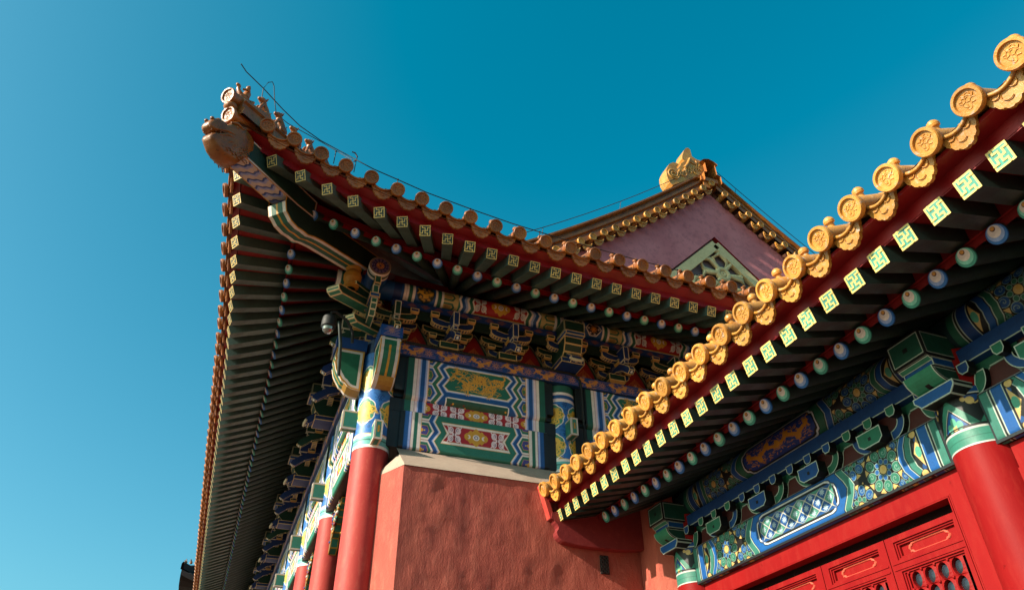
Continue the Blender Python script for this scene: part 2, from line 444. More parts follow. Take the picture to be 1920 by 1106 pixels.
# ---- motifs -------------------------------------------------------
def swirl_flower(cv, c, R, outer, inner, pet=9, lite=(160, 194, 180), back=BLACK):
    cv.disc(c, R * 1.04, back)
    for k in range(pet):
        a = 2 * math.pi * (k + .25) / pet
        cv.poly([(c[0] + R * 1.02 * math.cos(a + d * .32 / pet * 2), c[1] + R * 1.02 * math.sin(a + d * .32 / pet * 2)) for d in (-2.2, 2.2)] + [(c[0] + R * .8 * math.cos(a), c[1] + R * .8 * math.sin(a))], PGOLD)
    for k in range(pet):
        a = 2 * math.pi * (k + .75) / pet
        p = (c[0] + .73 * R * math.cos(a), c[1] + .73 * R * math.sin(a))
        cv.disc(p, .29 * R, BLACK, .25 * R, a)
        cv.disc(p, .255 * R, lite, .22 * R, a)
        cv.disc(p, .232 * R, outer, .198 * R, a)
        cv.spiral(p, .15 * R, 1.1, max(.022 * R, .003), lite, a + .6)
    cv.disc(c, .50 * R, BLACK)
    for k in range(8):
        a = 2 * math.pi * k / 8
        p = (c[0] + .36 * R * math.cos(a), c[1] + .36 * R * math.sin(a))
        cv.disc(p, .135 * R, lite, .125 * R, a); cv.disc(p, .11 * R, inner, .10 * R, a)
    cv.disc(c, .235 * R, BLACK); cv.disc(c, .195 * R, GOLD if R > .2 else PGOLD); cv.disc((c[0] - .04 * R, c[1] + .05 * R), .09 * R, (236, 190, 96))

def dragon(cv, x0, x1, yc, amp, col=GOLD, shade=None, seed=1, wd=None, waves=1.6):
    """gilt dragon: a looping tapering body with spines, legs, claws, head, flames and clouds"""
    rr = random.Random(seed); L = x1 - x0; wd = wd or abs(amp) * .5; sc = abs(amp); sg = 1 if L > 0 else -1
    n = 56; P = []
    for i in range(n + 1):
        t = i / n; ph = 2 * math.pi * waves * t + rr.uniform(-.05, .05)
        P.append((x0 + L * t + sg * .75 * sc * math.sin(2 * ph + .9), yc + sc * .72 * math.sin(ph + .5) * (1 if t < .85 else 1 - (t - .85) * 4)))
    for i in range(n):
        a, b = P[i], P[i + 1]; t = i / n
        cv.line([a, b], wd * (.3 + .7 * math.sin(math.pi * min(1, t * .7 + .15))), col)
        dx, dy = b[0] - a[0], b[1] - a[1]; l = math.hypot(dx, dy) + 1e-9
        if i % 2 == 0: cv.line([a, (a[0] + dy / l * sc * .42 - dx / l * .2 * sc, a[1] - dx / l * sc * .42)], sc * .06, col)
    for t in (.2, .38, .6, .76):
        p = P[int(t * n)]
        for s2 in (-1, 1):
            k = (p[0] + sc * rr.uniform(-.7, .7), p[1] + s2 * sc * .6)
            cv.line([p, ((p[0] + k[0]) / 2 + .2 * sc, (p[1] + k[1]) / 2), k], sc * .15, col)
            for d in (-1.1, -.4, .4, 1.1): cv.line([k, (k[0] + sc * .32 * math.sin(d) * sg, k[1] + s2 * sc * .26 * math.cos(d))], sc * .07, col)
    h = P[-1]
    cv.disc((h[0] + sg * sc * .15, h[1]), sc * .40, col, sc * .30)
    for d in range(11):
        a = 2 * math.pi * d / 11
        cv.line([h, (h[0] + sc * .62 * math.cos(a), h[1] + sc * .58 * math.sin(a)), (h[0] + sc * .8 * math.cos(a + .35), h[1] + sc * .66 * math.sin(a + .35))], sc * .08, col)
    if shade:
        cv.disc((h[0] + sg * sc * .25, h[1] + sc * .05), sc * .09, shade)
        for i in range(2, n - 3, 2): cv.disc(P[i], wd * .17, shade)
    for k in range(int(14 + abs(L) / sc * 3)):
        x = rr.uniform(min(x0, x1), max(x0, x1)); y = yc + rr.choice((-1, 1)) * rr.uniform(.55, 1.2) * sc; q = rr.choice((-1, 1))
        cv.line([(x, y), (x + q * sc * .3, y + rr.uniform(-.15, .15) * sc), (x + q * sc * .5, y + rr.uniform(-.25, .25) * sc)], sc * .05, col)

def cloud_scrolls(cv, c, w, h, col=PINK, ln=(120, 70, 110)):
    """white scroll leaf in four curls"""
    for sx in (-1, 1):
        for sy in (-1, 1):
            p = (c[0] + sx * w * .26, c[1] + sy * h * .25)
            cv.disc(p, w * .20, col, h * .22)
            cv.spiral(p, min(w, h) * .15, 1.3, min(w, h) * .045, ln, 1.57 * sy, sx * sy)
            cv.line([(c[0], c[1]), (c[0] + sx * w * .2, c[1] + sy * h * .1), (c[0] + sx * w * .48, c[1] + sy * h * .47)], h * .10, col, taper=1)
    cv.line([(c[0], c[1] - h * .35), (c[0], c[1] + h * .35)], w * .06, MAROON)
def gilt_eye(cv, c, w, h):
    for dx, r in ((0, .5), (-.32, .36), (.32, .36), (-.55, .2), (.55, .2)):
        cv.disc((c[0] + dx * w * .62, c[1]), r * w * .42, OCHRE, r * h * .98)
        for sy in (-1, 1): cv.disc((c[0] + dx * w * .62, c[1] + sy * r * h * .92), r * w * .14, OCHRE)
    cv.disc(c, w * .12, WHITE, h * .19); cv.disc(c, w * .075, (120, 110, 150), h * .12); cv.disc(c, w * .045, WHITE, h * .07)
    for sx in (-1, 1):
        cv.disc((c[0] + sx * w * .27, c[1]), w * .07, WHITE, h * .13); cv.disc((c[0] + sx * w * .31, c[1]), w * .05, OCHRE, h * .10)

# ================================================================== shared roof and rafter parts (local: -y faces outward, +y runs back under the roof)
def squiggle(mb, put, R, col, seed):
    rr = random.Random(seed)
    def arc(c, r, a0, a1, n=10, rad=.0034):
        mb.tube([put(c[0] + r * math.cos(a0 + (a1 - a0) * i / n), c[1] + r * math.sin(a0 + (a1 - a0) * i / n), 0) for i in range(n + 1)], rad, col, 5)
    arc((0, 0), R * .52, .3, 4.2); arc((R * .1, R * .1), R * .22, 1.0, 6.0); arc((-R * .35, R * .35), R * .3, 3.5, 6.6)
    arc((R * .4, -R * .3), R * .3, 0.4, 3.6); arc((-R * .2, -R * .5), R * .22, 2.8, 6.2); arc((R * .35, R * .45), R * .2, -.5, 2.4)
    for _ in range(7):
        a = rr.uniform(0, 6.28); r0 = rr.uniform(.25, .6) * R; r1 = r0 + .28 * R
        mb.tube([put(r0 * math.cos(a), r0 * math.sin(a), 0), put(r1 * math.cos(a + .25), r1 * math.sin(a + .25), 0)], .005, col, 4)

def tile_mesh(name, R, L, mat, nail=.17, relief=True, n=24):
    mb = MB(); c = (200, 130, 50)
    put = lambda x, z, a: (x, a, z)
    mb.lathe([(R * .84, L), (R * .84, .004), (R, 0.0), (R * 1.02, -.012), (R, -.03), (R * .95, -.038), (R * .78, -.038), (R * .73, -.024), (R * .02, -.023)], put, c, n)
    if relief: squiggle(mb, lambda x, z, a: (x, -.0235, z), R * .72, c, 3)
    if nail:
        mb.lathe([(.022, R * .75), (.022, R * 1.15), (.034, R * 1.2), (.036, R * 1.38), (.028, R * 1.6), (.014, R * 1.72), (.002, R * 1.75)], lambda x, y, h: (x, nail + y, h), c, 14)
    for k in range(1, int(L / .3)):
        mb.lathe([(R * .84, k * .3 + .012), (R * .89, k * .3 + .008), (R * .89, k * .3 - .008), (R * .84, k * .3 - .012)], put, c, n)
    return mb.mesh(name, mat)

def drip_mesh(name, W, Hh, L, mats, relief=True):
    """scalloped drip tile with its trough running back; mats = (glaze, pan)"""
    mb = MB(); c = (200, 130, 50); h = W / 2
    n = 12
    top = [(-h + W * i / n, .016 - .062 * (1 - (2 * i / n - 1) ** 2)) for i in range(n + 1)]
    lobes = [(h, .0), (h * 1.0, -.03), (h * .93, -.058), (h * .88, -.060), (h * .84, -.088), (h * .73, -.106), (h * .68, -.104), (h * .60, -.130), (h * .46, -.143), (h * .41, -.140), (h * .30, -.158), (h * .12, -.165), (0, -.160)]
    k = Hh / .165
    low = [(x, z * k) for x, z in lobes]
    prof = top + low[:-1] + [low[-1]] + [(-x, z) for x, z in low[:-1][::-1]]
    mb.prism(prof, -.012, .012, lambda x, z, a: (x, a - z * .12, z), c, c)
    # raised rim along the trough and along the scallop
    mb.tube([(x, -.016, z - .010) for x, z in top], .011, c, 6)
    
    if relief:
        for cx, cz, r, a0, a1 in ((0, -.095, .03, .5, 5.5), (-.045, -.06, .022, 1, 6), (.045, -.06, .022, 2.4, 7.4), (-.02, -.05, .015, 3, 7), (.022, -.05, .015, 0, 4)):
            mb.tube([(cx * W / .21 + r * math.cos(a0 + (a1 - a0) * i / 8), -.015 - (cz * k) * .12, cz * k + r * math.sin(a0 + (a1 - a0) * i / 8)) for i in range(9)], .0032, c, 5)
    mb.m = 1
    mb.strip([[(x, y, z + .004) for x, z in top] for y in (0, L)], (120, 80, 60))
    mb.strip([[(x, y, z - .014) for x, z in top] for y in (0, L)], (120, 80, 60))
    return mb.mesh(name, list(mats))

def fret_lines(w=.075): # gilt fret on a square end, in half-extents, line half-width
    seg = [((-.45, 0), (.45, 0)), ((0, -.5), (0, .5)), ((.45, 0), (.45, .52)), ((-.45, 0), (-.45, -.52)), ((0, .5), (-.5, .5)), ((0, -.5), (.5, -.5)),
           ((.45, .52), (.9, .52)), ((-.45, -.52), (-.9, -.52)), ((-.5, .5), (-.5, .9)), ((.5, -.5), (.5, -.9))]
    return [(min(a[0], b[0]) - w, min(a[1], b[1]) - w, max(a[0], b[0]) + w, max(a[1], b[1]) + w) for a, b in seg]
def square_rafter_mesh(name, w, h, L, body, field, gold, mat, lw=.075):
    mb = MB(); a, b = w / 2, h / 2
    mb.box((-a, 0, -b), (a, L, b), body)
    P = lambda x, z, d: (x * a, -d, z * b)
    mb.bordered([P(-1, -1, .001), P(1, -1, .001), P(1, 1, .001), P(-1, 1, .001)], field, gold, w * lw)
    for i, (x0, z0, x1, z1) in enumerate(fret_lines(lw)):
        d = .0022 + .0004 * i
        mb.poly([P(x0, z0, d), P(x1, z0, d), P(x1, z1, d), P(x0, z1, d)], gold)
    return mb.mesh(name, mat)
def round_rafter_mesh(name, R, L, body, rings, mat, n=20):
    mb = MB()
    circ = lambda r, cz, y: [(r * math.cos(2 * math.pi * k / n), y, cz + r * math.sin(2 * math.pi * k / n)) for k in range(n)]
    A, B = circ(R, 0, 0), circ(R, 0, L)
    mb.add(A + B, [(k, (k + 1) % n, n + (k + 1) % n, n + k) for k in range(n)], body, True)
    A2, B2 = circ(R * 1.012, 0, -.001), circ(R * 1.012, 0, .012)
    mb.add(A2 + B2, [(k, (k + 1) % n, n + (k + 1) % n, n + k) for k in range(n)], rings[0], True)
    for i, (f, col) in enumerate(zip((1.012, .84, .62, .26, .20), rings)):
        cz = R * (1 - f) * .80
        mb.poly(circ(R * f, cz, -.001 - .0012 * i), col)
    return mb.mesh(name, mat)
RING_B = ((38, 112, 196), (160, 184, 240), (255, 238, 234), (90, 50, 30), (240, 170, 76))
RING_G = ((60, 156, 138), (140, 222, 202), (255, 240, 232), (90, 50, 30), (240, 170, 76))

# ================================================================== THE HALL
XC, YC = 1.22, 7.60                          # axis of the corner column
hall = thing('palace_hall', 'tall hall with upswept corner eave, plum gable and terracotta end wall', 'hall', (XC, YC, 0))
BAY = 2.33
P_ = hall

def eave(row, s):
    o0, de, z0, dz, sa, p = row
    q = max(0.0, min(1.0, (sa - s) / (sa + 2.0))) ** p
    return o0 + de * q, z0 + dz * q, q
FLY = (1.79, .20, 4.975, .60, 3.5, 3.0)
RND = (1.22, .12, 5.07, .60, 3.75, 2.8)
TIL = (1.94, .20, 5.288, .555, 1.75, 2.0)
def end_side(s, t, z): return (XC + s, YC - t, z)
def long_side(s, t, z): return (XC - t, YC + s, z)
def s_in(s): return s if s >= 1.0 else 1.0 - (1.0 - s) * .41
S_END, S_LONG = 6.3, 15.0
fly_s = [x - XC for x in (-.422, -.123, .161, .44, .723, .976)]
rnd_s = [x - XC for x in (.088, .316, .566, .807, 1.043)]
til_s = [x * 1.005 - XC for x in (-.533, -.254, .032, .297, .573, .861, 1.13, 1.401, 1.682, 1.973, 2.257, 2.565)]
def runout(lst, step, end):
    l = list(lst)
    while l[-1] + step < end: l.append(l[-1] + step)
    return l
fly_me = square_rafter_mesh('square_rafter', .115, .118, .80, (74, 96, 88), (20, 44, 38), (230, 190, 104), M_TIMBER)
rb_me = round_rafter_mesh('round_rafter_blue', .058, 1.5, (34, 54, 46), RING_B, M_TIMBER)
rg_me = round_rafter_mesh('round_rafter_green', .058, 1.5, (34, 54, 46), RING_G, M_TIMBER)
tile_me = tile_mesh('hall_tile', .077, 1.3, M_TILE_SHADED)
drip_me = drip_mesh('hall_drip', .25, .155, .5, (M_TILE_SHADED, M_PAN))
tile_short = tile_mesh('hall_tile_short', .077, .32, M_TILE_SHADED)

def put_on(me, name, side, row, s, slope, fan=True, dz=0.0, dt=0.0):
    o, z, q = eave(row, s)
    a = side(s, o + dt, z); si = s_in(s) if fan else s
    b = side(si, .1, z)
    dx, dy = b[0] - a[0], b[1] - a[1]
    ob = link(name, me, P_, (a[0], a[1], z + dz), math.atan2(-dx, dy))
    ob.rotation_euler = (math.atan(slope), 0, math.atan2(-dx, dy))
    return ob
for side, smax in ((end_side, S_END), (long_side, S_LONG)):
    for s in runout(fly_s, .2546, smax): put_on(fly_me, 'square_rafter', side, FLY, s, .43)
    for i, s in enumerate(runout(rnd_s, .2437, smax)): put_on((rb_me, rg_me)[i % 2], 'round_rafter', side, RND, s, .55)
    ts = runout(til_s, .3065, smax)
    for i, s in enumerate(ts):
        jit = rng.normal(0, .006)
        ob = put_on(tile_me if s > .9 else tile_short, 'round_tile', side, TIL, s, .40, False, jit)
        if i: put_on(drip_me, 'drip_tile', side, TIL, (ts[i - 1] + s) / 2, .16, False, -.012 + rng.normal(0, .004), -.035)

# boarding over the rafters, red fascia, roof planes
def roof_rise(w): return .40 * w + .0289 * w * w
def build_boards(side, smax, nm):
    ss = [-1.95 + .12 * i for i in range(int((smax + 1.95) / .12) + 1)]
    deck = MB(); fas = MB(); roof = MB()
    f_out, f_in, r_out, r_in, fa, fb, fm = [], [], [], [], [], [], []
    for s in ss:
        o, z, q = eave(FLY, s); s2 = max(s, -o + .02)
        f_out.append(side(s2, o - .03, z + .068)); f_in.append(side(s_in(s2), .35, z + .068 + .43 * (o - .38)))
        o2, z2, q2 = eave(RND, s); s3 = max(s, -o2 + .02)
        r_out.append(side(s3, o2 + .02, z2 + .062)); r_in.append(side(s_in(s3), -.25, z2 + .062 + .55 * (o2 + .27)))
        ot, zt, qt = eave(TIL, s)
        fa.append(side(s2, o - .02, z + .06)); fm.append(side(s2, o - .03, z + .15)); fb.append(side(s2, o + .07, zt - .10))
    deck.strip([f_out, f_in], RED, False); deck.strip([r_out, r_in], RED, False)
    cl = MB(); c0, c1 = [], []
    for s in ss:
        o2, z2, q2 = eave(RND, s); o, z, q = eave(FLY, s); s3 = max(s, -o2 + .02)
        c0.append(side(s3, o2 - .03, z2 + .03)); c1.append(side(s3, o2 - .035, z + .068 + .43 * (o - o2)))
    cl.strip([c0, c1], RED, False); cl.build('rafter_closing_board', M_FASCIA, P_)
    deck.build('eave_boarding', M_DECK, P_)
    fas.strip([fa, fm, fb], RED, False)
    fas.strip([[(p[0], p[1], p[2] + .03) for p in fb], fb], RED, False)
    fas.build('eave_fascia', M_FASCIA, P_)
build_boards(end_side, 12.6, 'end'); build_boards(long_side, S_LONG, 'long')
XR = 7.62                                      # ridge line
def roof_plane(side, smax, wmax, name):
    rows = []; mb = MB()
    for i in range(26):
        w = wmax * i / 25; row = []
        for j in range(80):
            o, z, q = eave(TIL, -1.9); s = -2.15 + (smax + 2.15) * j / 79
            o, z, q = eave(TIL, s)
            t = o - .04 - w; s_ = max(s, -t)
            row.append(side(s_, t, 5.288 - .10 + roof_rise(w) + (z - 5.288) * max(0, 1 - w / 3.0)))
        rows.append(row)
    mb.strip(rows, (150, 96, 50), True); mb.build(name, M_PAN, P_)
roof_plane(end_side, 12.8, 2.96, 'roof_slope'); roof_plane(long_side, S_LONG + 4, 8.37, 'roof_slope')
mb = MB()
mb.strip([[(XR, y, 5.16 + roof_rise(8.37)) for y in (8.6, 26.6)], [(15.99, y, 5.16) for y in (8.6, 26.6)]], (150, 96, 50)); mb.build('roof_slope', M_PAN, P_)

# ---- hip rafters, dragon head, hip ridge and its figures
DG = math.sqrt(.5)
def diag(o, w, z): # o outward along the corner diagonal measured on X, w sideways to the right
    return (XC - o + w * DG, YC - o - w * DG, z)
mb = MB()
# upper hip rafter: blue waves on the underside, green sides
prof_low = [(.45, 5.47), (1.05, 5.255), (1.15, 5.205), (1.22, 5.155), (1.29, 5.145), (1.34, 5.125), (1.42, 5.135), (1.46, 5.17), (1.49, 5.19), (1.52, 5.30), (1.52, 5.42), (.30, 5.80), (.30, 5.53)]
hw = .115
A = [diag(o, -hw, z) for o, z in prof_low]; B = [diag(o, hw, z) for o, z in prof_low]
mb.bordered(A[::-1], (34, 56, 46), GOLD, .014); mb.bordered(B, (34, 56, 46), GOLD, .014)
seq = [0, 1, 2, 3, 4, 5, 6, 7, 8, 9]
bands = [(-1, -.96, GOLD), (-.96, -.62, WHITE), (-.62, -.10, GREEN), (-.10, .10, GOLD), (.10, .62, GREEN), (.62, .96, WHITE), (.96, 1, GOLD)]
for i in range(len(seq) - 1):
    (o0, z0), (o1, z1) = prof_low[seq[i]], prof_low[seq[i + 1]]
    for b0, b1, col in bands:
        mb.poly([diag(o0, b0 * hw, z0), diag(o0, b1 * hw, z0), diag(o1, b1 * hw, z1), diag(o1, b0 * hw, z1)], col)
mb.build('lower_hip_rafter', M_GLOSS, P_)
# box of the upper rafter
cv = Canvas(.25, .58, 300, (228, 206, 196), 2)
rr = random.Random(5)
for k in range(7):
    for col, off, wd in (((176, 182, 236), -.016, .026), ((60, 96, 180), 0, .013), ((34, 50, 116), .010, .007)):
        cv.line([(x * .0125, .03 + k * .086 + off + .026 * math.sin(x * .30 + .4) + .007 * math.sin(x * 1.1 + k)) for x in range(21)], wd * (1 if k % 2 else .85), col)
for x in (.008, .242): cv.line([(x, 0), (x, .58)], .014, GOLD)
ub = canvas_mesh('wave_panel', cv, lambda U, V: (XC - (1.47 + V * .96) + (U - .125) * DG * .96, YC - (1.47 + V * .96) - (U - .125) * DG * .96, 5.373 - .036 * V / .58), M_GLOSS)
uo = link('upper_hip_rafter', None, P_) if False else None
mb = MB()
pu = [(1.40, 5.378), (2.02, 5.340), (2.02, 5.60), (1.2, 5.66), (1.2, 5.42)]
mb.bordered([diag(o, -.12, z) for o, z in pu][::-1], (38, 74, 64), WHITE, .016, GOLD, .006)
mb.bordered([diag(o, .12, z) for o, z in pu], (38, 74, 64), WHITE, .016, GOLD, .006)
mb.poly([diag(1.40, -.12, 5.378), diag(1.40, .12, 5.378), diag(2.02, .12, 5.340), diag(2.02, -.12, 5.340)], (34, 62, 54))
mb.poly([diag(2.02, -.12, 5.34), diag(2.02, .12, 5.34), diag(2.02, .12, 5.6), diag(2.02, -.12, 5.6)], GREEN)
upper = mb.build('upper_hip_rafter', M_GLOSS, P_)
wp = link('wave_panel', ub, upper)
mb = MB()
# glazed dragon-head cap on the rafter's tip
def dh(o, w, z): return diag(o, w, z)
gl = (170, 100, 46)
hp = [(1.901, 5.63), (1.942, 5.668), (1.992, 5.69), (2.04, 5.695), (2.076, 5.685), (2.118, 5.64), (2.142, 5.59), (2.16, 5.548), (2.183, 5.546), (2.207, 5.557), (2.230, 5.552), (2.256, 5.507), (2.275, 5.445), (2.278, 5.40), (2.262, 5.372), (2.232, 5.372), (2.20, 5.40), (2.15, 5.445), (2.20, 5.36), (2.238, 5.318), (2.240, 5.275), (2.222, 5.25), (2.197, 5.22), (2.173, 5.195), (2.125, 5.18), (2.07, 5.185), (2.0, 5.205), (1.955, 5.33), (1.885, 5.50)]
cxh = sum(p[0] for p in hp) / len(hp); czh = sum(p[1] for p in hp) / len(hp)
def ringh(k, w): return [dh(cxh + (o - cxh) * k, w * (1.02 - 1.35 * max(0, o - 1.94)), czh + (z - czh) * k) for o, z in hp]
rows = [ringh(.55, -.132), ringh(.84, -.122), ringh(.97, -.092), ringh(1.0, -.05), ringh(1.0, .05), ringh(.97, .092), ringh(.84, .122), ringh(.55, .132)]
mb.strip([r + [r[0]] for r in rows], gl); mb.poly(rows[0][::-1], gl); mb.poly(rows[-1], gl)
rr = random.Random(12)
dh_ = dh
def dh(o, w, z): return dh_(o, w * (1.04 - 1.35 * max(0, o - 1.94)), z)
for sg in (-1, 1):
    mb.blob(dh(2.085, sg * .108, 5.585), (.030, .030, .030), gl); mb.blob(dh(2.092, sg * .132, 5.585), (.016, .016, .016), (60, 30, 20))
    mb.tube([dh(2.14, sg * .11, 5.60), dh(2.10, sg * .128, 5.635), dh(2.05, sg * .125, 5.63), dh(2.01, sg * .11, 5.65)], [.010, .018, .016, .006], gl, 6)
    mb.tube([dh(2.03, sg * .07, 5.68), dh(1.98, sg * .09, 5.73), dh(1.91, sg * .10, 5.745)], [.028, .020, .006], gl, 7)
    mb.tube([dh(2.265, sg * .07, 5.385), dh(2.21, sg * .105, 5.41), dh(2.15, sg * .128, 5.46), dh(2.09, sg * .132, 5.48)], [.010, .014, .014, .008], gl, 6)
    mb.tube([dh(2.235, sg * .07, 5.32), dh(2.19, sg * .105, 5.355), dh(2.14, sg * .130, 5.42), dh(2.08, sg * .13, 5.44)], [.010, .012, .012, .006], gl, 6)
    for q in range(3): mb.tube([dh(2.25 - q * .03, sg * (.075 + .012 * q), 5.385 + .012 * q), dh(2.245 - q * .03, sg * (.08 + .012 * q), 5.355 + .014 * q)], [.010, .003], (226, 200, 170), 5)
    mb.blob(dh(2.262, sg * .06, 5.50), (.022, .022, .018), gl)
    for q in range(4):
        for e in range(4):
            o, z = 1.965 + q * .045 + .02 * (e % 2), 5.26 + e * .058
            if o < 2.12 - .02 * e: mb.tube([dh(o + .025, sg * .128, z), dh(o, sg * .138, z - .022), dh(o - .012, sg * .136, z), dh(o, sg * .138, z + .022), dh(o + .025, sg * .128, z)], .006, gl, 5)
    for q in range(5):
        o = 2.02 + q * .03; mb.tube([dh(o, sg * .11, 5.27 + q * .012), dh(o - .035, sg * .134, 5.33 + q * .01), dh(o - .075, sg * .13, 5.35 + q * .012)], [.010, .014, .004], gl, 5)
dh = dh_
mb.build('dragon_head_cap', M_HEAD, P_)

def roof_at_hip(o): # height of the roof where the two planes meet
    w = 2.14 - o
    return 5.27 + .56 * max(0, 1 - w / 3.0) + roof_rise(max(0, w))
mb = MB()
# hip ridge: two stacked courses ending in round tiles
rows = []
for i in range(30):
    o = 2.10 - i * .1; z = roof_at_hip(o) + .0
    rows.append([diag(o, w, z + h) for w, h in ((-.13, -.05), (-.13, .04), (-.09, .06), (-.09, .13), (-.115, .15), (-.08, .20), (0, .235), (.08, .20), (.115, .15), (.09, .13), (.09, .06), (.13, .04), (.13, -.05))])
mb.strip(rows, (170, 100, 46), False); mb.poly(rows[0], (170, 100, 46))
ridge = mb.build('hip_ridge', M_TILE_SHADED, P_)
rt_me = tile_mesh('ridge_end_tile', .088, .5, M_TILE_SHADED, 0)
for o, z in ((2.17, 5.985), (2.12, 5.775)):
    p = diag(o, 0, z); ob = link('ridge_end_tile', rt_me, P_, p); ob.rotation_euler = (.32, 0, -math.pi / 4)
mb = MB(); mb.blob(diag(2.14, 0, 5.875), (.07, .07, .05), (150, 90, 46)); mb.build('ridge_collar', M_TILE_SHADED, P_)

def figure_mesh(name, kind):
    """small glazed guardian: seated, looking outward along -y; 0.24 m"""
    mb = MB(); c = (176, 106, 50)
    mb.box((-.045, -.07, -.03), (.045, .07, .0), c)
    if kind == 0: # rider on a bird
        mb.blob((0, .0, .045), (.04, .085, .045), c); mb.tube([(0, -.06, .06), (0, -.10, .10), (0, -.095, .135)], [.03, .02, .018], c, 7); mb.blob((0, -.108, .145), (.02, .03, .02), c)
        mb.tube([(0, .07, .05), (0, .12, .12)], [.035, .012], c, 6)
        mb.tube([(0, .01, .07), (0, .015, .15), (0, .01, .20)], [.04, .038, .02], c, 8); mb.blob((0, .005, .225), (.024, .026, .03), c); mb.blob((0, .01, .255), (.014, .014, .016), c)
        for s in (-1, 1): mb.tube([(s * .03, .01, .165), (s * .05, -.03, .125), (s * .02, -.06, .12)], .013, c, 6)
    else:
        mb.tube([(0, .055, .0), (0, .05, .06), (0, .015, .12), (0, -.015, .175)], [.055, .055, .046, .03], c, 10)
        for s in (-1, 1):
            mb.tube([(s * .03, -.03, .13), (s * .032, -.055, .06), (s * .032, -.06, .0)], [.02, .016, .018], c, 6)
            mb.blob((s * .042, .045, .035), (.026, .05, .04), c)
            mb.tube([(s * .022, -.01, .215), (s * .032, .0, .25)], [.013, .005], c, 5)
        mb.blob((0, -.03, .20), (.034, .042, .036), c); mb.blob((0, -.068, .19), (.02, .024, .018), c)
        mb.tube([(0, .09, .02), (0, .115, .08), (0, .09, .13), (0, .105, .17)], [.018, .016, .014, .006], c, 6)
        for k in range(4): mb.blob((0, .012 + .018 * k, .205 - .035 * k), (.012, .014, .016), c)
        if kind == 2: mb.tube([(0, -.02, .23), (0, .0, .28)], [.014, .004], c, 5)
    return mb.mesh(name, M_TILE_SHADED)
fig = [figure_mesh('rider_figure', 0), figure_mesh('beast_figure', 1), figure_mesh('horned_figure', 2)]
for k, (o, m, sc) in enumerate(((2.06, 0, 1.0), (1.88, 1, 1.12), (1.70, 2, 1.1), (1.52, 1, 1.05), (1.33, 2, 1.1), (1.12, 1, 1.0))):
    ob = link('ridge_figure', fig[m], P_, diag(o, 0, roof_at_hip(o) + .245))
    ob.rotation_euler = (-.05, 0, -math.pi / 4 + rng.normal(0, .06)); ob.scale = (sc,) * 3

# ---- hall: gable wall of the end bay, its sloping plaster top
def wavy_wall(name, P00, du, dv, nu, nv, amp, mat, nrm):
    """wall with hand-trowelled undulation; du, dv vectors along the wall and up"""
    g = rng.normal(0, 1, (nv // 8 + 3, nu // 5 + 3)); g2 = rng.normal(0, 1, (nv // 2 + 3, nu // 3 + 3))
    def smp(g, i, j, a, b):
        y, x = i / a, j / b; i0, j0 = int(y), int(x); fy, fx = y - i0, x - j0
        fy, fx = fy * fy * (3 - 2 * fy), fx * fx * (3 - 2 * fx)
        return (g[i0, j0] * (1 - fx) + g[i0, j0 + 1] * fx) * (1 - fy) + (g[i0 + 1, j0] * (1 - fx) + g[i0 + 1, j0 + 1] * fx) * fy
    mb = MB(); rows = []
    for i in range(nv + 1):
        row = []
        for j in range(nu + 1):
            e = min(1, min(i, nv - i, j, nu - j) / 3)
            h = amp * e * (smp(g, i, j, 8, 5) + .35 * smp(g2, i, j, 2, 3))
            row.append(tuple(P00[k] + du[k] * j / nu + dv[k] * i / nv + nrm[k] * h for k in range(3)))
        rows.append(row)
    mb.strip(rows, (190, 90, 66), True)
    return mb.build(name, mat, P_)
WY = 7.08; ZT = 3.065; WX0 = 1.50
wavy_wall('terracotta_wall', (WX0, WY, -1.6), (12.3, 0, 0), (0, 0, ZT + 1.6), 420, 150, .0042, M_TERRA, (0, -1, 0))
mb = MB()
mb.poly([(WX0, WY, -1.6), (WX0, WY, ZT), (1.28, 7.52, ZT), (1.28, 7.52, -1.6)], (190, 90, 66))
mb.build('wall_splay', M_TERRA, P_)
mb = MB()
c = (180, 170, 155)
a0, a1 = (WX0, WY, ZT), (13.8, WY, ZT); b0, b1 = (WX0 - .02, 7.45, 3.415), (13.8, 7.45, 3.415)
n = 60
mb.strip([[(a0[0] + (a1[0] - a0[0]) * i / n, WY - .012, ZT) for i in range(n + 1)], [(a0[0] + (a1[0] - a0[0]) * i / n, WY + .004, ZT + .02) for i in range(n + 1)], [(b0[0] + (b1[0] - b0[0]) * i / n, 7.27, 3.262) for i in range(n + 1)], [(b0[0] + (b1[0] - b0[0]) * i / n, 7.47, 3.42) for i in range(n + 1)]], c, False)
mb.poly([(WX0, WY - .012, ZT), (WX0, WY + .004, ZT + .02), (WX0 - .02, 7.27, 3.262), (1.30, 7.50, 3.10), (1.29, 7.51, ZT)], c)
mb.build('plaster_slope', M_CORNICE, P_)

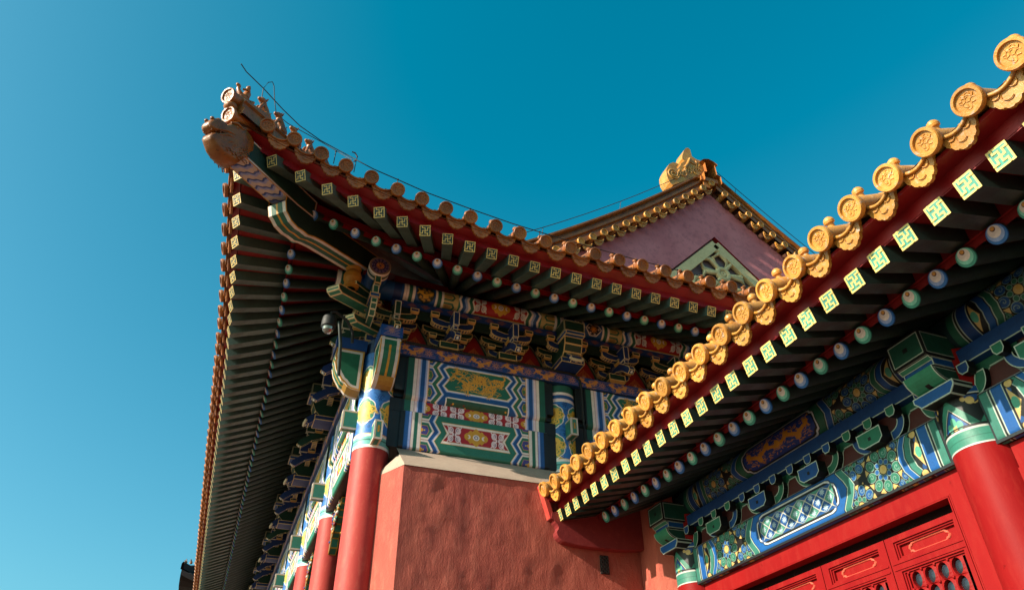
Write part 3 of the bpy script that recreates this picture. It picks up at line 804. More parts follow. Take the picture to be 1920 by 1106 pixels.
# ---- columns
def meander(cv, u0, v0, u1, v1, col, seed, n):
    r = random.Random(seed)
    for _ in range(n):
        p = (r.uniform(u0, u1), r.uniform(v0, v1)); cv.spiral(p, .018, 1.4, .004, col, r.uniform(0, 6), r.choice((-1, 1)))
def medallion(cv, c, w, h, seed):
    def quat(k, col):
        cv.disc(c, w * .36 * k, col, h * .46 * k); cv.disc((c[0], c[1] + h * .16), w * .43 * k, col, h * .24 * k); cv.disc((c[0], c[1] - h * .16), w * .43 * k, col, h * .24 * k); cv.disc(c, w * .48 * k, col, h * .25 * k)
    quat(1.08, WHITE); quat(.98, (60, 140, 112))
    dragon(cv, c[0] - w * .30, c[0] + w * .26, c[1] - h * .08, h * .26, (236, 182, 64), (90, 120, 60), seed, h * .15, 1.2)
    cv.disc((c[0], c[1] + h * .12), w * .26, (236, 182, 64), h * .2); cv.disc((c[0], c[1] + h * .12), w * .10, (180, 120, 40), h * .07)
    r = random.Random(seed)
    for _ in range(16):
        a, q = r.uniform(0, 6.28), r.uniform(.1, .8); cv.spiral((c[0] + w * .4 * q * math.cos(a), c[1] + h * .36 * q * math.sin(a)), .02, 1.2, .007, (224, 172, 58), a)
CR = .20; CIRC = 2 * math.pi * CR
def column_paint(seed, rows, z0, z1, topbands):
    cv = Canvas(CIRC, z1 - z0, 230, (44, 112, 186), 2)
    meander(cv, 0, 0, CIRC, z1 - z0, (14, 54, 116), seed, 420)
    y = 0
    for h, col in ((.035, WHITE), (.05, (110, 186, 180)), (.016, (40, 110, 96)), (.03, (110, 186, 180)), (.03, WHITE)):
        cv.rect(0, y, CIRC, y + h, col); y += h
    cv.rect(0, y, CIRC, y + .008, GOLD)
    for k, zc in enumerate(rows):
        for a in range(4):
            u = (a + .5) * CIRC / 4
            medallion(cv, (u, zc - z0), .27, .35, seed + a + 7 * k)
        for a in range(5):
            u = a * CIRC / 4
            for d in range(8): cv.line([(u + .012 * math.cos(d * .785), zc - z0 + .165 + .012 * math.sin(d * .785)), (u + .045 * math.cos(d * .785), zc - z0 + .165 + .045 * math.sin(d * .785))], .012, (16, 66, 132))
    if topbands:
        y = z1 - z0
        for h, col in ((.10, (34, 96, 78)), (.025, WHITE), (.015, PINK), (.05, BLUE), (.025, PINK), (.02, WHITE)):
            cv.rect(0, y - h, CIRC, y, col); y -= h
    def put(U, V):
        a = U / CR
        return CR * np.sin(a) * 1.004, CR * np.cos(a) * 1.004, z0 + V
    return canvas_mesh('column_band', cv, put, M_PAINT)
def column_shaft(z0, z1, r0, r1):
    mb = MB(); n = 36
    mb.lathe([(r0, z0), (r0, z0 + (z1 - z0) * .5), (r1, z1)], lambda x, y, h: (x, y, h), (190, 60, 50), n)
    return mb.mesh('column_shaft', M_COLUMN)
shaft_me = column_shaft(-1.6, 3.36, CR * 1.03, CR)
core = MB(); core.lathe([(CR * .985, 3.3), (CR * .985, 4.75)], lambda x, y, h: (x, y, h), (22, 50, 86), 30); core_me = core.mesh('column_core', M_PAINT)
band_a = column_paint(3, (3.80, 4.21), 3.355, 4.56, False)
band_b = column_paint(19, (3.73, 4.13), 3.40, 4.56, True)
def column(x, y, band):
    o = link('column', shaft_me, P_, (x, y, 0))
    for me, nm in ((core_me, 'column_core'), (band, 'painted_band')):
        k = sub(nm, me, o)
    return o
col_spots = [(XC, YC, band_a), (XC + BAY, YC, band_b)] + [(XC, YC + BAY * k, band_a) for k in range(1, 8)]
for x, y, b in col_spots: column(x, y, b)
for k in range(2, 5): column(XC + BAY * k, YC, band_b)

# ---- the painted beams of one bay; local x along the bay, local y = depth (0 on the column axis), z up
X0B, X1B = .275, BAY - .255                    # between the dark joints
def mir(cv, uc, pts, col):
    cv.poly([(uc + u, v) for u, v in pts], col); cv.poly([(uc - u, v) for u, v in pts], col)
def zig(cv, uc, u0, vz, amp, w, cols):
    """zigzag ribbon; u0 = outermost line at the tips, list of (width, colour) moving inward"""
    y = u0
    for wd, col in cols:
        out = [(y + (amp if i % 2 else 0), v) for i, v in enumerate(vz)]
        inn = [(y - wd + (amp if i % 2 else 0), v) for i, v in enumerate(vz)]
        mir(cv, uc, out + inn[::-1], col); y -= wd
def honey(cv, uc, ua, ub, vz, fillc, dark, seed):
    r = random.Random(seed)
    for i in range(len(vz) - 1):
        if i % 2: continue
    return
def beam_upper(Lx, H):
    cv = Canvas(Lx, H, 260, GREEN, 2); uc = Lx / 2; a = Lx / 2
    # zigzag vertical stations: tips outward / inward, measured from the top of the face
    t = H
    vz = [t + .02, t - .085, t - .215, t - .345, t - .475, t - .61]
    # honeycomb cells
    mir(cv, uc, [(.36, 0), (.76, 0), (.76, t), (.36, t)], BLUE)
    for v0 in (t - .015, t - .215 - .06, t - .475 - .06):
        pass
        zz = [(.555 if i % 2 else .49, v) for i, v in enumerate(vz)]
    for vc in (t + .035, t - .195, t - .425):
        hex_ = lambda d: [(.80, vc + .115 - d), (.57 + d * .3, vc + .115 - d), (.50 + d * 1.15, vc), (.57 + d * .3, vc - .115 + d), (.80, vc - .115 + d)]
        for d, col in ((0, (180, 80, 60)), (.005, WHITE), (.016, LBLUE), (.027, BLUE), (.056, GOLD), (.062, (70, 120, 70))):
            mir(cv, uc, hex_(d), col)
        for sx in (-1, 1):
            for q in range(16):
                p = (uc + sx * random.uniform(.60, .73), vc + random.uniform(-.045, .045)); cv.disc(p, random.uniform(.006, .014), random.choice((GOLD, GOLD, (200, 90, 50), OCHRE)))
    zp = lambda off: [((.575 if i % 2 == 1 else .50) - off, v) for i, v in enumerate([t + .035, t - .08, t - .195, t - .31, t - .425, t - .54, t - .655])]
    def ribbon(o0, o1, col): mir(cv, uc, zp(o0) + zp(o1)[::-1], col)
    cv.rect(uc - .40, t - .445, uc + .40, t, BLUE)
    for o0, o1, col in ((-.002, .0, WHITE), (.0, .048, (44, 112, 84)), (.048, .053, GOLD), (.053, .070, WHITE), (.070, .082, LBLUE), (.082, .15, BLUE)): ribbon(o0, o1, col)
    cv.poly([(uc - .43, t - .385), (uc - .36, t - .445), (uc + .36, t - .445), (uc + .43, t - .385)], BLUE)
    cv.poly([(uc - .37, t - .445), (uc - .40, t - .46), (uc - .40, 0), (uc + .40, 0), (uc + .40, t - .46), (uc + .37, t - .445)], WHITE)
    cv.rect(uc - .385, 0, uc + .385, t - .462, (40, 84, 60))
    for k in range(26): cv.disc((uc + random.uniform(-.37, .37), random.uniform(0, t - .49)), .012, random.choice((GOLD, (120, 40, 30), (30, 80, 50))))
    def cart(o, col):
        P = [(.395 - o, t - .022 - o), (.452 - o * 1.15, t - .08), (.375 - o * 1.15, t - .195), (.452 - o * 1.15, t - .31), (.395 - o, t - .385 + o)]
        cv.poly([(uc + u, v) for u, v in P] + [(uc - u, v) for u, v in P[::-1]], col)
    for o, col in ((0, LBLUE), (.009, WHITE), (.024, GOLD), (.029, (36, 112, 88))): cart(o, col)
    dragon(cv, uc - .30, uc + .03, t - .205, .125, GOLD, (150, 80, 40), 4, .034, 1.25)
    dragon(cv, uc + .30, uc + .0, t - .205, .125, GOLD, (150, 80, 40), 9, .034, 1.25)
    # end stripes
    y = a
    for w, col in ((.025, BLACK), (.075, (28, 96, 76)), (.038, WHITE), (.005, (150, 50, 46)), (.03, PINK), (.016, LBLUE), (.05, BLUE), (.018, LBLUE), (.02, PINK), (.005, GOLD)):
        mir(cv, uc, [(y, 0), (y, t), (y - w, t), (y - w, 0)], col); y -= w
    return cv
HF, HB = .555, .12                               # face height and wrapped underside of the great beam
cvu = beam_upper(X1B - X0B, HF + HB)
Rr = .07
def put_upper(U, V):
    # V from the underside (0) round the rounded arris up the face
    Vt = HF + HB - V                            # distance down from the top
    zf = 4.565 - Vt; s = Vt - (HF - Rr)
    a = np.clip(s / Rr, 0, math.pi / 2)
    z = np.where(s <= 0, zf, 4.565 - (HF - Rr) - Rr * np.sin(a)); y = np.where(s <= 0, -.20, -.20 + Rr * (1 - np.cos(a)))
    y = y + np.maximum(0, s - Rr * math.pi / 2)
    return X0B + U, y, z
upper_me = canvas_mesh('upper_beam', cvu, put_upper, M_PAINT)
def strip_paint():
    L = X1B - X0B; cv = Canvas(L, .26, 260, (182, 20, 32), 2); uc = L / 2
    gilt_eye(cv, (uc, .115), .34, .15)
    for sx in (-1, 1):
        gilt_eye(cv, (uc + sx * .69, .115), .30, .15)
        for c0 in (.24, .45): cloud_scrolls(cv, (uc + sx * c0, .115), .19, .17)
    y = L / 2
    for w, col in ((.025, BLACK), (.075, (28, 96, 76)), (.038, WHITE), (.005, (150, 50, 46)), (.03, PINK), (.016, LBLUE), (.05, BLUE), (.018, LBLUE), (.02, PINK), (.005, GOLD)):
        mir(cv, uc, [(y, 0), (y, .26), (y - w, .26), (y - w, 0)], col); y -= w
    return canvas_mesh('red_board', cv, lambda U, V: (X0B + U, -.160, 3.83 + V), M_PAINT)
strip_me = strip_paint()
def beam_lower():
    L, H = X1B - X0B + .02, .46; cv = Canvas(L, H, 260, (44, 118, 96), 2); uc = L / 2; t = H
    mir(cv, uc, [(.47, 0), (.78, 0), (.78, t), (.47, t)], WHITE)
    for vc in (t + .03, t - .205, t - .44):
        hx = lambda d: [(.80, vc + .117 - d), (.57 + d * .3, vc + .117 - d), (.50 + d * 1.1, vc), (.57 + d * .3, vc - .117 + d), (.80, vc - .117 + d)]
        for d, col in ((0, (170, 60, 60)), (.004, WHITE), (.026, (44, 118, 96)), (.058, GOLD), (.063, (78, 64, 140))): mir(cv, uc, hx(d), col)
        for sx in (-1, 1):
            for q, col in ((.62, BLUE), (.655, GOLD), (.69, (96, 60, 140)), (.73, (200, 150, 130))): cv.disc((uc + sx * q, vc), .022, col); cv.disc((uc + sx * q, vc), .010, GOLD)
    zs = [t + .11, t - .088, t - .205, t - .322, t - .44, t - .56]
    zp = lambda off: [((.575 if i % 2 == 1 else .50) - off, v) for i, v in enumerate(zs)]
    def ribbon(o0, o1, col): mir(cv, uc, zp(o0) + zp(o1)[::-1], col)
    cv.rect(uc - .42, 0, uc + .42, t, (44, 118, 96))
    for o0, o1, col in ((0, .045, BLUE), (.045, .057, LBLUE), (.057, .073, WHITE), (.073, .078, GOLD), (.078, .14, (44, 118, 96))): ribbon(o0, o1, col)
    def cart(o, col):
        pts = [(.415 - o * .75, t - .085 - o), (.345 - o * 1.1, t - .205), (.415 - o * .75, t - .325 + o)]
        cv.poly([(uc + u, v) for u, v in pts] + [(uc - u, v) for u, v in pts[::-1]], col)
    for o, col in ((-.012, GOLD), (-.007, WHITE), (.018, (200, 150, 110)), (.024, (180, 24, 34))): cart(o, col)
    gilt_eye(cv, (uc, t - .205), .34, .19)
    for sx in (-1, 1): cloud_scrolls(cv, (uc + sx * .265, t - .205), .17, .20)
    y = L / 2
    for w, col in ((.055, BLACK), (.05, BLUE), (.028, LBLUE), (.005, (150, 50, 46)), (.03, WHITE), (.042, GREEN), (.038, WHITE), (.006, GOLD)):
        mir(cv, uc, [(y, 0), (y, t), (y - w, t), (y - w, 0)], col); y -= w
    def put(U, V):
        r = .03; d = np.clip(r - V, 0, r)
        return X0B - .01 + U, -.17 + r - np.sqrt(np.maximum(0, r * r - d * d)), 3.41 + V
    return canvas_mesh('lower_beam', cv, put, M_PAINT)
lower_me = beam_lower()
core = MB()
core.box((.10, -.15, 3.42), (BAY - .10, .17, 3.86), (14, 15, 16)); core.box((.05, -.155, 3.86), (BAY - .05, .1, 4.02), (16, 12, 12)); core.box((.10, -.12, 4.06), (BAY - .10, .2, 4.56), (14, 15, 16)); core.box((.16, -.185, 4.12), (BAY - .16, .19, 4.56), (18, 22, 22))
core.poly([(X0B, -.17, 3.872), (X1B, -.17, 3.872), (X1B, -.10, 3.872), (X0B, -.10, 3.872)], (150, 140, 130))
beamcore_me = core.mesh('beam_core', M_PAINT)
def frieze_paint():
    cv = Canvas(BAY, .16, 260, (26, 66, 138), 2)
    for k in range(6):
        u = .10 + k * .43
        for d in range(9):
            a = d * .7; cv.line([(u + .015 * math.cos(a), .08 + .015 * math.sin(a)), (u + .05 * math.cos(a), .08 + .045 * math.sin(a))], .009, (214, 140, 96))
        for q in (-.055, -.03, .03, .055): cv.line([(u - .08, .08 + q), (u + .08, .08 + q)], .007, (150, 110, 140))
        if k < 5: dragon(cv, u + .10, u + .36, .08, .066, (222, 146, 70), None, k + 2, .026, 1.3)
    return canvas_mesh('dragon_frieze', cv, lambda U, V: (U, -.24, 4.565 + V * .147 / .16), M_PAINT)
frieze_me = frieze_paint()
core = MB(); core.box((0, -.238, 4.566), (BAY, .24, 4.709), (26, 60, 110)); frcore_me = core.mesh('frieze_board', M_PAINT)
def flame_panel():
    cv = Canvas(.776, .56, 230, (14, 34, 28), 2); uc = .388
    def shape(k, col, dy=0):
        pts = []
        for i in range(25):
            q = i / 24; w = (.19 * (1 - q) ** .75 + .055 * math.sin(math.pi * q) * (1 - q)) * k if q < 1 else 0
            pts.append((w, .06 + dy + .40 * q * (1 - (1 - k) * .35)))
        cv.poly([(uc - w, v) for w, v in pts] + [(uc + w, v) for w, v in pts[::-1]], col)
    shape(1.14, (150, 146, 120)); shape(1.0, (30, 66, 50)); shape(.86, (150, 20, 24))
    for k in range(11):
        x = (k - 5) * .021; cv.line([(uc + x, .10), (uc + x * 1.05, .22 - abs(k - 5) * .012), (uc + x * .8, .27 - abs(k - 5) * .018)], .007, (206, 120, 54))
    cv.disc((uc, .155), .030, (214, 150, 90)); cv.disc((uc, .155), .018, (190, 60, 50)); cv.disc((uc, .155), .009, (230, 220, 200))
    return canvas_mesh('flame_panel', cv, lambda U, V: (U, -.02 + 0 * U, 4.705 + V), M_PAINT)
flame_me = flame_panel()
LB = (222, 188, 130)                             # gilt outline of the bracket members
BB, BG = (20, 50, 108), (20, 62, 50)

def bracket_set(kind):
    """one bracket set as {name: mesh}; local x along the eave, -y outward; kind 0 ordinary blue, 1 ordinary green, 2 on a column"""
    A, B = (BB, BG) if kind != 1 else (BG, BB)
    parts = []
    def blockm(mb, x, y, z, w=.105, h=.075, d=.10, col=B):
        k = w * .36
        def tap(px, py, pz): # tapered foot
            f = .74 if pz < z - h * .1 else 1
            return (x + (px - x) * f, y + (py - y) * f, pz)
        P = lambda sx, sy, zz, f: (x + sx * w / 2 * f, y + sy * d / 2 * f, zz)
        z0, z1, z2 = z - h / 2, z - h * .12, z + h / 2
        for sx0, sy0, sx1, sy1 in ((-1, -1, 1, -1), (1, -1, 1, 1), (1, 1, -1, 1), (-1, 1, -1, -1)):
            mb.bordered([P(sx0, sy0, z1, 1), P(sx1, sy1, z1, 1), P(sx1, sy1, z2, 1), P(sx0, sy0, z2, 1)], col, LB, .011)
            mb.bordered([P(sx0, sy0, z0, .74), P(sx1, sy1, z0, .74), P(sx1, sy1, z1, 1), P(sx0, sy0, z1, 1)], (196, 140, 70), (206, 160, 90), .004)
        mb.poly([P(-1, -1, z0, .74), P(-1, 1, z0, .74), P(1, 1, z0, .74), P(1, -1, z0, .74)], (24, 40, 50))
        mb.poly([P(-1, -1, z2, 1), P(1, -1, z2, 1), P(1, 1, z2, 1), P(-1, 1, z2, 1)], (24, 40, 50))
    def armm(mb, y, z, half, h, th, col):
        """boat shaped arm along x"""
        prof = [(-half, z + h), (-half, z + h * .55)] + [(-half + half * .55 * (1 - math.cos(math.pi * i / 12)), z + h * .55 - h * .55 * math.sin(math.pi * i / 12)) for i in range(1, 7)]
        prof = prof + [(-p, q) for p, q in prof[::-1]]
        prof = prof + [(half * .62, z + h * .80), (half * .3, z + h * .66), (-half * .3, z + h * .66), (-half * .62, z + h * .80)]
        mb.prism(prof, y - th / 2, y + th / 2, lambda p, q, a: (p, a, q), col, col, LB, .0105, True, True, LB)
    mb = MB(); blockm(mb, 0, -.10, 4.79, .24, .15, .26, B); parts.append(('base_block', mb))
    mb = MB(); armm(mb, -.10, 4.83, .235, .11, .075, A); armm(mb, -.10, 5.0, .33, .11, .075, B); parts.append(('wall_arm', mb))
    for sx in (-1, 1):
        mb = MB(); blockm(mb, sx * .2, -.13, 4.955); parts.append(('small_block', mb))
    mb = MB(); armm(mb, -.32, 4.985, .275, .125, .075, A); parts.append(('outer_arm', mb))
    for sx in (-1, 1):
        mb = MB(); blockm(mb, sx * .235, -.33, 5.125, .11, .08, .11, B); parts.append(('small_block', mb))
    mb = MB(); blockm(mb, 0, -.33, 4.965, .12, .07, .12, B); parts.append(('centre_block', mb))
    w = .038 if kind != 2 else .075
    mb = MB()
    nose = [(-.0, 4.99), (-.36, 4.955), (-.50, 4.86), (-.60, 4.78), (-.625, 4.72), (-.56, 4.685), (-.42, 4.80), (-.28, 4.86), (-.0, 4.90)]
    for sx in (-1, 1):
        pass
    mb.prism(nose, -w, w, lambda p, q, a: (a, p, q), A, A, LB, .008, True, True, LB)
    mb.tube([(0, -.585, 4.735), (0, -.60, 4.715), (0, -.585, 4.69)], .016, (206, 190, 180), 6)
    if kind == 2: mb.tube([(-.09, -.60, 4.74), (-.05, -.62, 4.70), (.05, -.62, 4.70), (.09, -.60, 4.74)], .02, (206, 190, 160), 6)
    parts.append(('nose', mb))
    mb = MB()
    if kind != 2:
        mb.pbox((-w, -.52, 4.935), (w, .0, 5.13), A, (216, 200, 180), .010)
        mb.pbox((-w * .8, -.50, 4.88), (w * .8, -.3, 4.937), A, (206, 190, 170), .010)
        parts.append(('square_head', mb))
    else:
        mb.pbox((-.145, -.60, 5.14), (.145, .0, 5.30), BG, (150, 150, 120), .016, line=(24, 40, 36), lw=.012); 
        mb.pbox((-.135, -.62, 5.08), (.135, -.1, 5.138), BLUE, (216, 190, 150), .012)
        parts.append(('beam_head', mb))
        mb = MB(); pr = [(-.56, 5.08), (-.545, 4.98), (-.50, 4.88), (-.42, 4.80), (-.1, 4.80), (-.1, 5.08)]
        mb.prism(pr, -.125, .125, lambda p, q, a: (a, p, q), BG, BG, LB, .012, True, True, LB)
        parts.append(('curved_arm', mb))
        mb = MB(); mb.pbox((-.16, -.50, 4.73), (.16, -.05, 4.80), DBLUE, LB, .010); parts.append(('ledge', mb))
    return [(n, m.mesh(n, M_PAINT)) for n, m in parts]
sets = [bracket_set(k) for k in range(3)]
def stand_set(kind, loc, rotz):
    e = link('bracket_set', None, P_, loc, rotz)
    for n, me in sets[kind]: sub(n, me, e)

# outer eave beam under the purlin, and the purlin itself
cvb = Canvas(BAY, .09, 260, (24, 58, 120), 2)
for k in range(14):
    u = .08 + k * .168; f = 1 if k % 2 else -1
    for q, wd in ((-.022, .05), (-.008, .11), (.008, .07), (.022, .03)): cvb.line([(u - wd / 2, .045 + f * q), (u + wd / 2, .045 + f * q)], .008, (150, 84, 54))
cloudband_me = canvas_mesh('cloud_band', cvb, lambda U, V: (U, -.355 + 0 * U, 5.165 + V), M_PAINT)
core = MB(); core.box((0, -.353, 5.166), (BAY, -.25, 5.254), (24, 50, 100)); core.box((0, -.33, 5.045), (BAY, -.29, 5.165), (14, 40, 32)); cbcore_me = core.mesh('eave_tie', M_PAINT)
PR = .13
def purlin_paint(alt):
    h = PR * 3.3; cv = Canvas(BAY, h, 230, (44, 118, 96), 2); L = BAY
    def band(u, items):
        for w, col in items: cv.rect(u, 0, u + w, h, col); u += w
        return u
    u = band(0, [(.10, DBLUE), (.03, BLUE), (.03, WHITE), (.004, (150, 50, 46)), (.03, WHITE), (.045, GREEN), (.035, WHITE)])
    cv.rect(u, 0, u + .26, h, BLUE)
    if not alt:
        cv.disc((u + .13, h * .46), .115, (30, 44, 40), .13); dragon(cv, u + .05, u + .2, h * .42, .05, OCHRE, None, 6, .025, 1.2)
        for d in range(7): cv.spiral((u + .13 + .07 * math.cos(d * .9), h * .42 + .08 * math.sin(d * .9)), .02, 1.2, .008, OCHRE, d)
    else:
        cv.poly([(u + .01, h * .45), (u + .08, h * .68), (u + .18, h * .68), (u + .25, h * .45), (u + .18, h * .22), (u + .08, h * .22)], WHITE)
        cv.poly([(u + .02, h * .45), (u + .085, h * .65), (u + .175, h * .65), (u + .24, h * .45), (u + .175, h * .25), (u + .085, h * .25)], (30, 30, 54))
        for d in range(9): cv.line([(u + .13, h * .45), (u + .13 + .045 * math.cos(d * .7), h * .45 + .05 * math.sin(d * .7))], .012, (226, 140, 40))
        for d in range(6): cv.spiral((u + .13 + .075 * math.cos(d), h * .45 + .08 * math.sin(d)), .02, 1.2, .006, WHITE, d)
    u += .26
    u = band(u, [(.03, WHITE), (.05, GREEN), (.03, WHITE)])
    u1 = u
    def side(sgn, x):
        cv.poly([(x, 0), (x + sgn * .19, 0), (x + sgn * .19, h), (x, h)], (206, 180, 120))
        for vc in (.20 * h, .50 * h, .80 * h):
            cv.poly([(x, vc - .05), (x + sgn * .12, vc - .05), (x + sgn * .15, vc), (x + sgn * .12, vc + .05), (x, vc + .05)], GREEN)
            cv.poly([(x, vc - .03), (x + sgn * .10, vc - .03), (x + sgn * .125, vc), (x + sgn * .10, vc + .03), (x, vc + .03)], (206, 170, 96))
            for q in range(4): cv.line([(x + sgn * .02, vc - .02 + q * .013), (x + sgn * .10, vc - .02 + q * .013)], .005, (100, 50, 40))
        xz = x + sgn * .19
        vz = [0, .28 * h, .5 * h, .72 * h, h]
        y = 0
        for w, col in ((.03, WHITE), (.045, BLUE), (.03, LBLUE), (.03, WHITE), (.045, GREEN), (.02, WHITE)):
            P = [(xz + sgn * (y + (.035 if i % 2 else 0)), v) for i, v in enumerate(vz)]; Q = [(xz + sgn * (y + w + (.035 if i % 2 else 0)), v) for i, v in enumerate(vz)]
            cv.poly(P + Q[::-1], col); y += w
    xa, xb = u1, BAY - .17
    cv.rect(xa + .36, 0, xb - .36, h, (176, 18, 30)); side(1, xa); side(-1, xb)
    cv.rect(xa + .41, 0, xb - .41, h * .14, WHITE); cv.rect(xa + .41, h * .14, xb - .41, h * .17, OCHRE); cv.rect(xa + .41, h * .86, xb - .41, h, OCHRE)
    um = (xa + xb) / 2; gilt_eye(cv, (um, h * .5), .30, h * .5)
    for sx in (-1, 1): cloud_scrolls(cv, (um + sx * .27, h * .48), .17, h * .52, (214, 206, 206))
    band(xb, [(.035, WHITE), (.045, GREEN), (.03, WHITE), (.004, (150, 50, 46)), (.02, WHITE), (.06, BLUE)])
    def put(U, V):
        a = -2.75 + V / PR
        return U, -.25 + PR * np.sin(a) * -1 * -1 if False else -.25 - PR * np.cos(a + 1.1), 5.43 + PR * np.sin(a + 1.1)
    return canvas_mesh('eave_purlin', cv, put, M_PAINT)
purl_a, purl_b = purlin_paint(False), purlin_paint(True)

def bay(loc, rotz, alt, ends=(1, 1)):
    """one painted bay; loc = column axis at local x = 0"""
    def w(x, y): return (loc[0] + math.cos(rotz) * x - math.sin(rotz) * y, loc[1] + math.sin(rotz) * x + math.cos(rotz) * y, 0)
    o = link('lower_beam', lower_me, P_, loc, rotz)
    o = link('upper_beam', upper_me, P_, loc, rotz); sub('beam_core', beamcore_me, o)
    link('red_board', strip_me, P_, loc, rotz)
    o = link('dragon_frieze', frieze_me, P_, loc, rotz); sub('frieze_board', frcore_me, o)
    o = link('cloud_band', cloudband_me, P_, loc, rotz); sub('eave_tie', cbcore_me, o)
    link('eave_purlin', purl_b if alt else purl_a, P_, loc, rotz)
    for k in range(3): link('flame_panel', flame_me, P_, w(.776 * k, 0), rotz)
    for k in (1, 2): stand_set(0 if k == 1 else 1 if alt else 0, w(.776 * k, 0), rotz)
ROT = -math.pi / 2
for k in range(4):
    bay((XC + BAY * k, YC, 0), 0.0, k % 2 == 1)
    stand_set(2, (XC + BAY * (k + 1), YC, 0), 0.0)
for k in range(7):
    bay((XC, YC + BAY * (k + 1), 0), ROT, k % 2 == 1)
    stand_set(2, (XC, YC + BAY * (k + 1), 0), ROT)
# boarding behind the brackets, porch ceiling and inner wall
mb = MB()
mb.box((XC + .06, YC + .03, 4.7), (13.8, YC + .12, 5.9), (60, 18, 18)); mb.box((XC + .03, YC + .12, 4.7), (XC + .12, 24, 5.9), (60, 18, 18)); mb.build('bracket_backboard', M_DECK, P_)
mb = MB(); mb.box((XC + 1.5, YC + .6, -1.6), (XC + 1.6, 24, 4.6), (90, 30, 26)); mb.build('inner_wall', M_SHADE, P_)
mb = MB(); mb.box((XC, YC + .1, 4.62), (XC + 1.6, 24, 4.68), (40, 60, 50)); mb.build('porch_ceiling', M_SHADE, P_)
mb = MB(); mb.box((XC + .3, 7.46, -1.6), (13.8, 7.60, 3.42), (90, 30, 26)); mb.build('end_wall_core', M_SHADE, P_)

# purlin ends at the corner
mb = MB()
yl = 6.90; n = 28
for ax in (0,):
    put = lambda x, z, h: (XC - .25 + x, yl + h, 5.43 + z)
    mb.lathe([(.001, -.002, (40, 40, 70)), (.08, -.002, (66, 52, 90)), (.108, -.002, (58, 50, 90)), (.114, -.002, (190, 140, 90)), (.122, -.002, (60, 54, 84)), (.13, .0, (190, 150, 110)), (.131, .03, WHITE), (.131, .06, (210, 200, 190)), (.131, .10, (30, 80, 66)), (.131, .14, WHITE), (.131, .42, BLUE), (.131, .9, DBLUE)], put, BLUE, n)
    for d in range(12):
        a = d * .5236; mb.tube([put(.015 * math.cos(a), .015 * math.sin(a), -.006), put(.05 * math.cos(a), .05 * math.sin(a), -.006)], .008, (200, 120, 60), 4)
        for r in (.075, .095):
            mb.tube([put(r * math.cos(a + q), r * math.sin(a + q), -.006) for q in (-.12, 0, .12)], .004, (150, 110, 150), 4)
mb.build('purlin_end', M_PAINT, P_)
mb = MB(); put = lambda x, z, h: (6.9 - 7.6 + XC + h, YC - .25 + x, 5.43 + z)
mb.lathe([(.001, -.002), (.12, -.002, (66, 52, 90)), (.13, 0, GOLD), (.131, .05, WHITE), (.131, .1, GREEN), (.131, .14, WHITE), (.131, .7, BLUE)], put, BLUE, n); mb.build('purlin_end', M_PAINT, P_)

# corner beam heads carved like fists, tenon ends, gilt vase, diagonal arms
fist = [(-.22, 4.57), (-.545, 4.57), (-.555, 4.46), (-.54, 4.42), (-.548, 4.38), (-.535, 4.33), (-.525, 4.29), (-.50, 4.24), (-.48, 4.21), (-.445, 4.155), (-.41, 4.13), (-.37, 4.085), (-.32, 4.06), (-.22, 4.05)]
fist_me = None
def fist_head():
    mb = MB(); hw = .118
    A = [(-hw, y, z) for y, z in fist]; B = [(hw, y, z) for y, z in fist]
    mb.bordered(A[::-1], (40, 118, 84), GOLD, .018, WHITE, .03); mb.bordered(B, (40, 118, 84), GOLD, .018, WHITE, .03)
    bands = [(-1, -.88, GOLD), (-.88, -.60, WHITE), (-.60, -.11, (40, 118, 84)), (-.11, .11, GOLD), (.11, .60, (40, 118, 84)), (.60, .88, WHITE), (.88, 1, GOLD)]
    for i in range(1, len(fist) - 1):
        (y0, z0), (y1, z1) = fist[i], fist[i + 1]
        for b0, b1, col in bands:
            if i > 9: col = (206, 150, 60) if abs(b0) < .7 else WHITE
            if i == 1 and col is GOLD and abs(b0) < .2: col = (40, 118, 84)
            mb.poly([(b0 * hw, y0, z0), (b1 * hw, y0, z0), (b1 * hw, y1, z1), (b0 * hw, y1, z1)], col)
    mb.poly([(-hw, -.545, 4.562), (hw, -.545, 4.562), (hw, -.551, 4.53), (-hw, -.551, 4.53)], WHITE)
    return mb.mesh('fist_beam_head', M_GLOSS)
fist_me = fist_head()
cvt = Canvas(.31, .15, 260, (30, 84, 168), 2)
for d in range(9):
    a = d * .7; cvt.line([(.155 + .012 * math.cos(a), .085 + .012 * math.sin(a)), (.155 + .045 * math.cos(a), .085 + .04 * math.sin(a))], .009, (220, 150, 110))
for q in range(6): cvt.line([(.155 - .11 + .02 * (q % 3), .025 + q * .02), (.155 + .11 - .02 * (q % 2), .025 + q * .02)], .006, (196, 150, 160))
top_me = canvas_mesh('frieze_end', cvt, lambda U, V: ((U - .155) * .83, -.562 + 0 * U, 4.568 + V), M_GLOSS)
mb = MB(); mb.box((-.129, -.56, 4.57), (.129, -.2, 4.716), (28, 76, 150)); topcore = mb.mesh('frieze_end_block', M_GLOSS)
for rz in (0.0, ROT):
    o = link('fist_beam_head', fist_me, P_, (XC, YC, 0), rz)
    o = link('frieze_end', top_me, P_, (XC, YC, 0), rz); sub('frieze_end_block', topcore, o)
mb = MB(); mb.pbox((-.047, -.365, 0), (.047, -.17, .225), (66, 150, 132), WHITE, .016, line=PGOLD, lw=.006); mb.poly([(-.012, -.3665, .08), (.012, -.3665, .08), (.012, -.3665, .16), (-.012, -.3665, .16)], OCHRE)
tenon_me = mb.mesh('tenon_end', M_GLOSS)
link('tenon_end', tenon_me, P_, (XC, YC, 3.385), 0.0); link('tenon_end', tenon_me, P_, (XC + BAY + .03, YC, 3.81), 0.0)
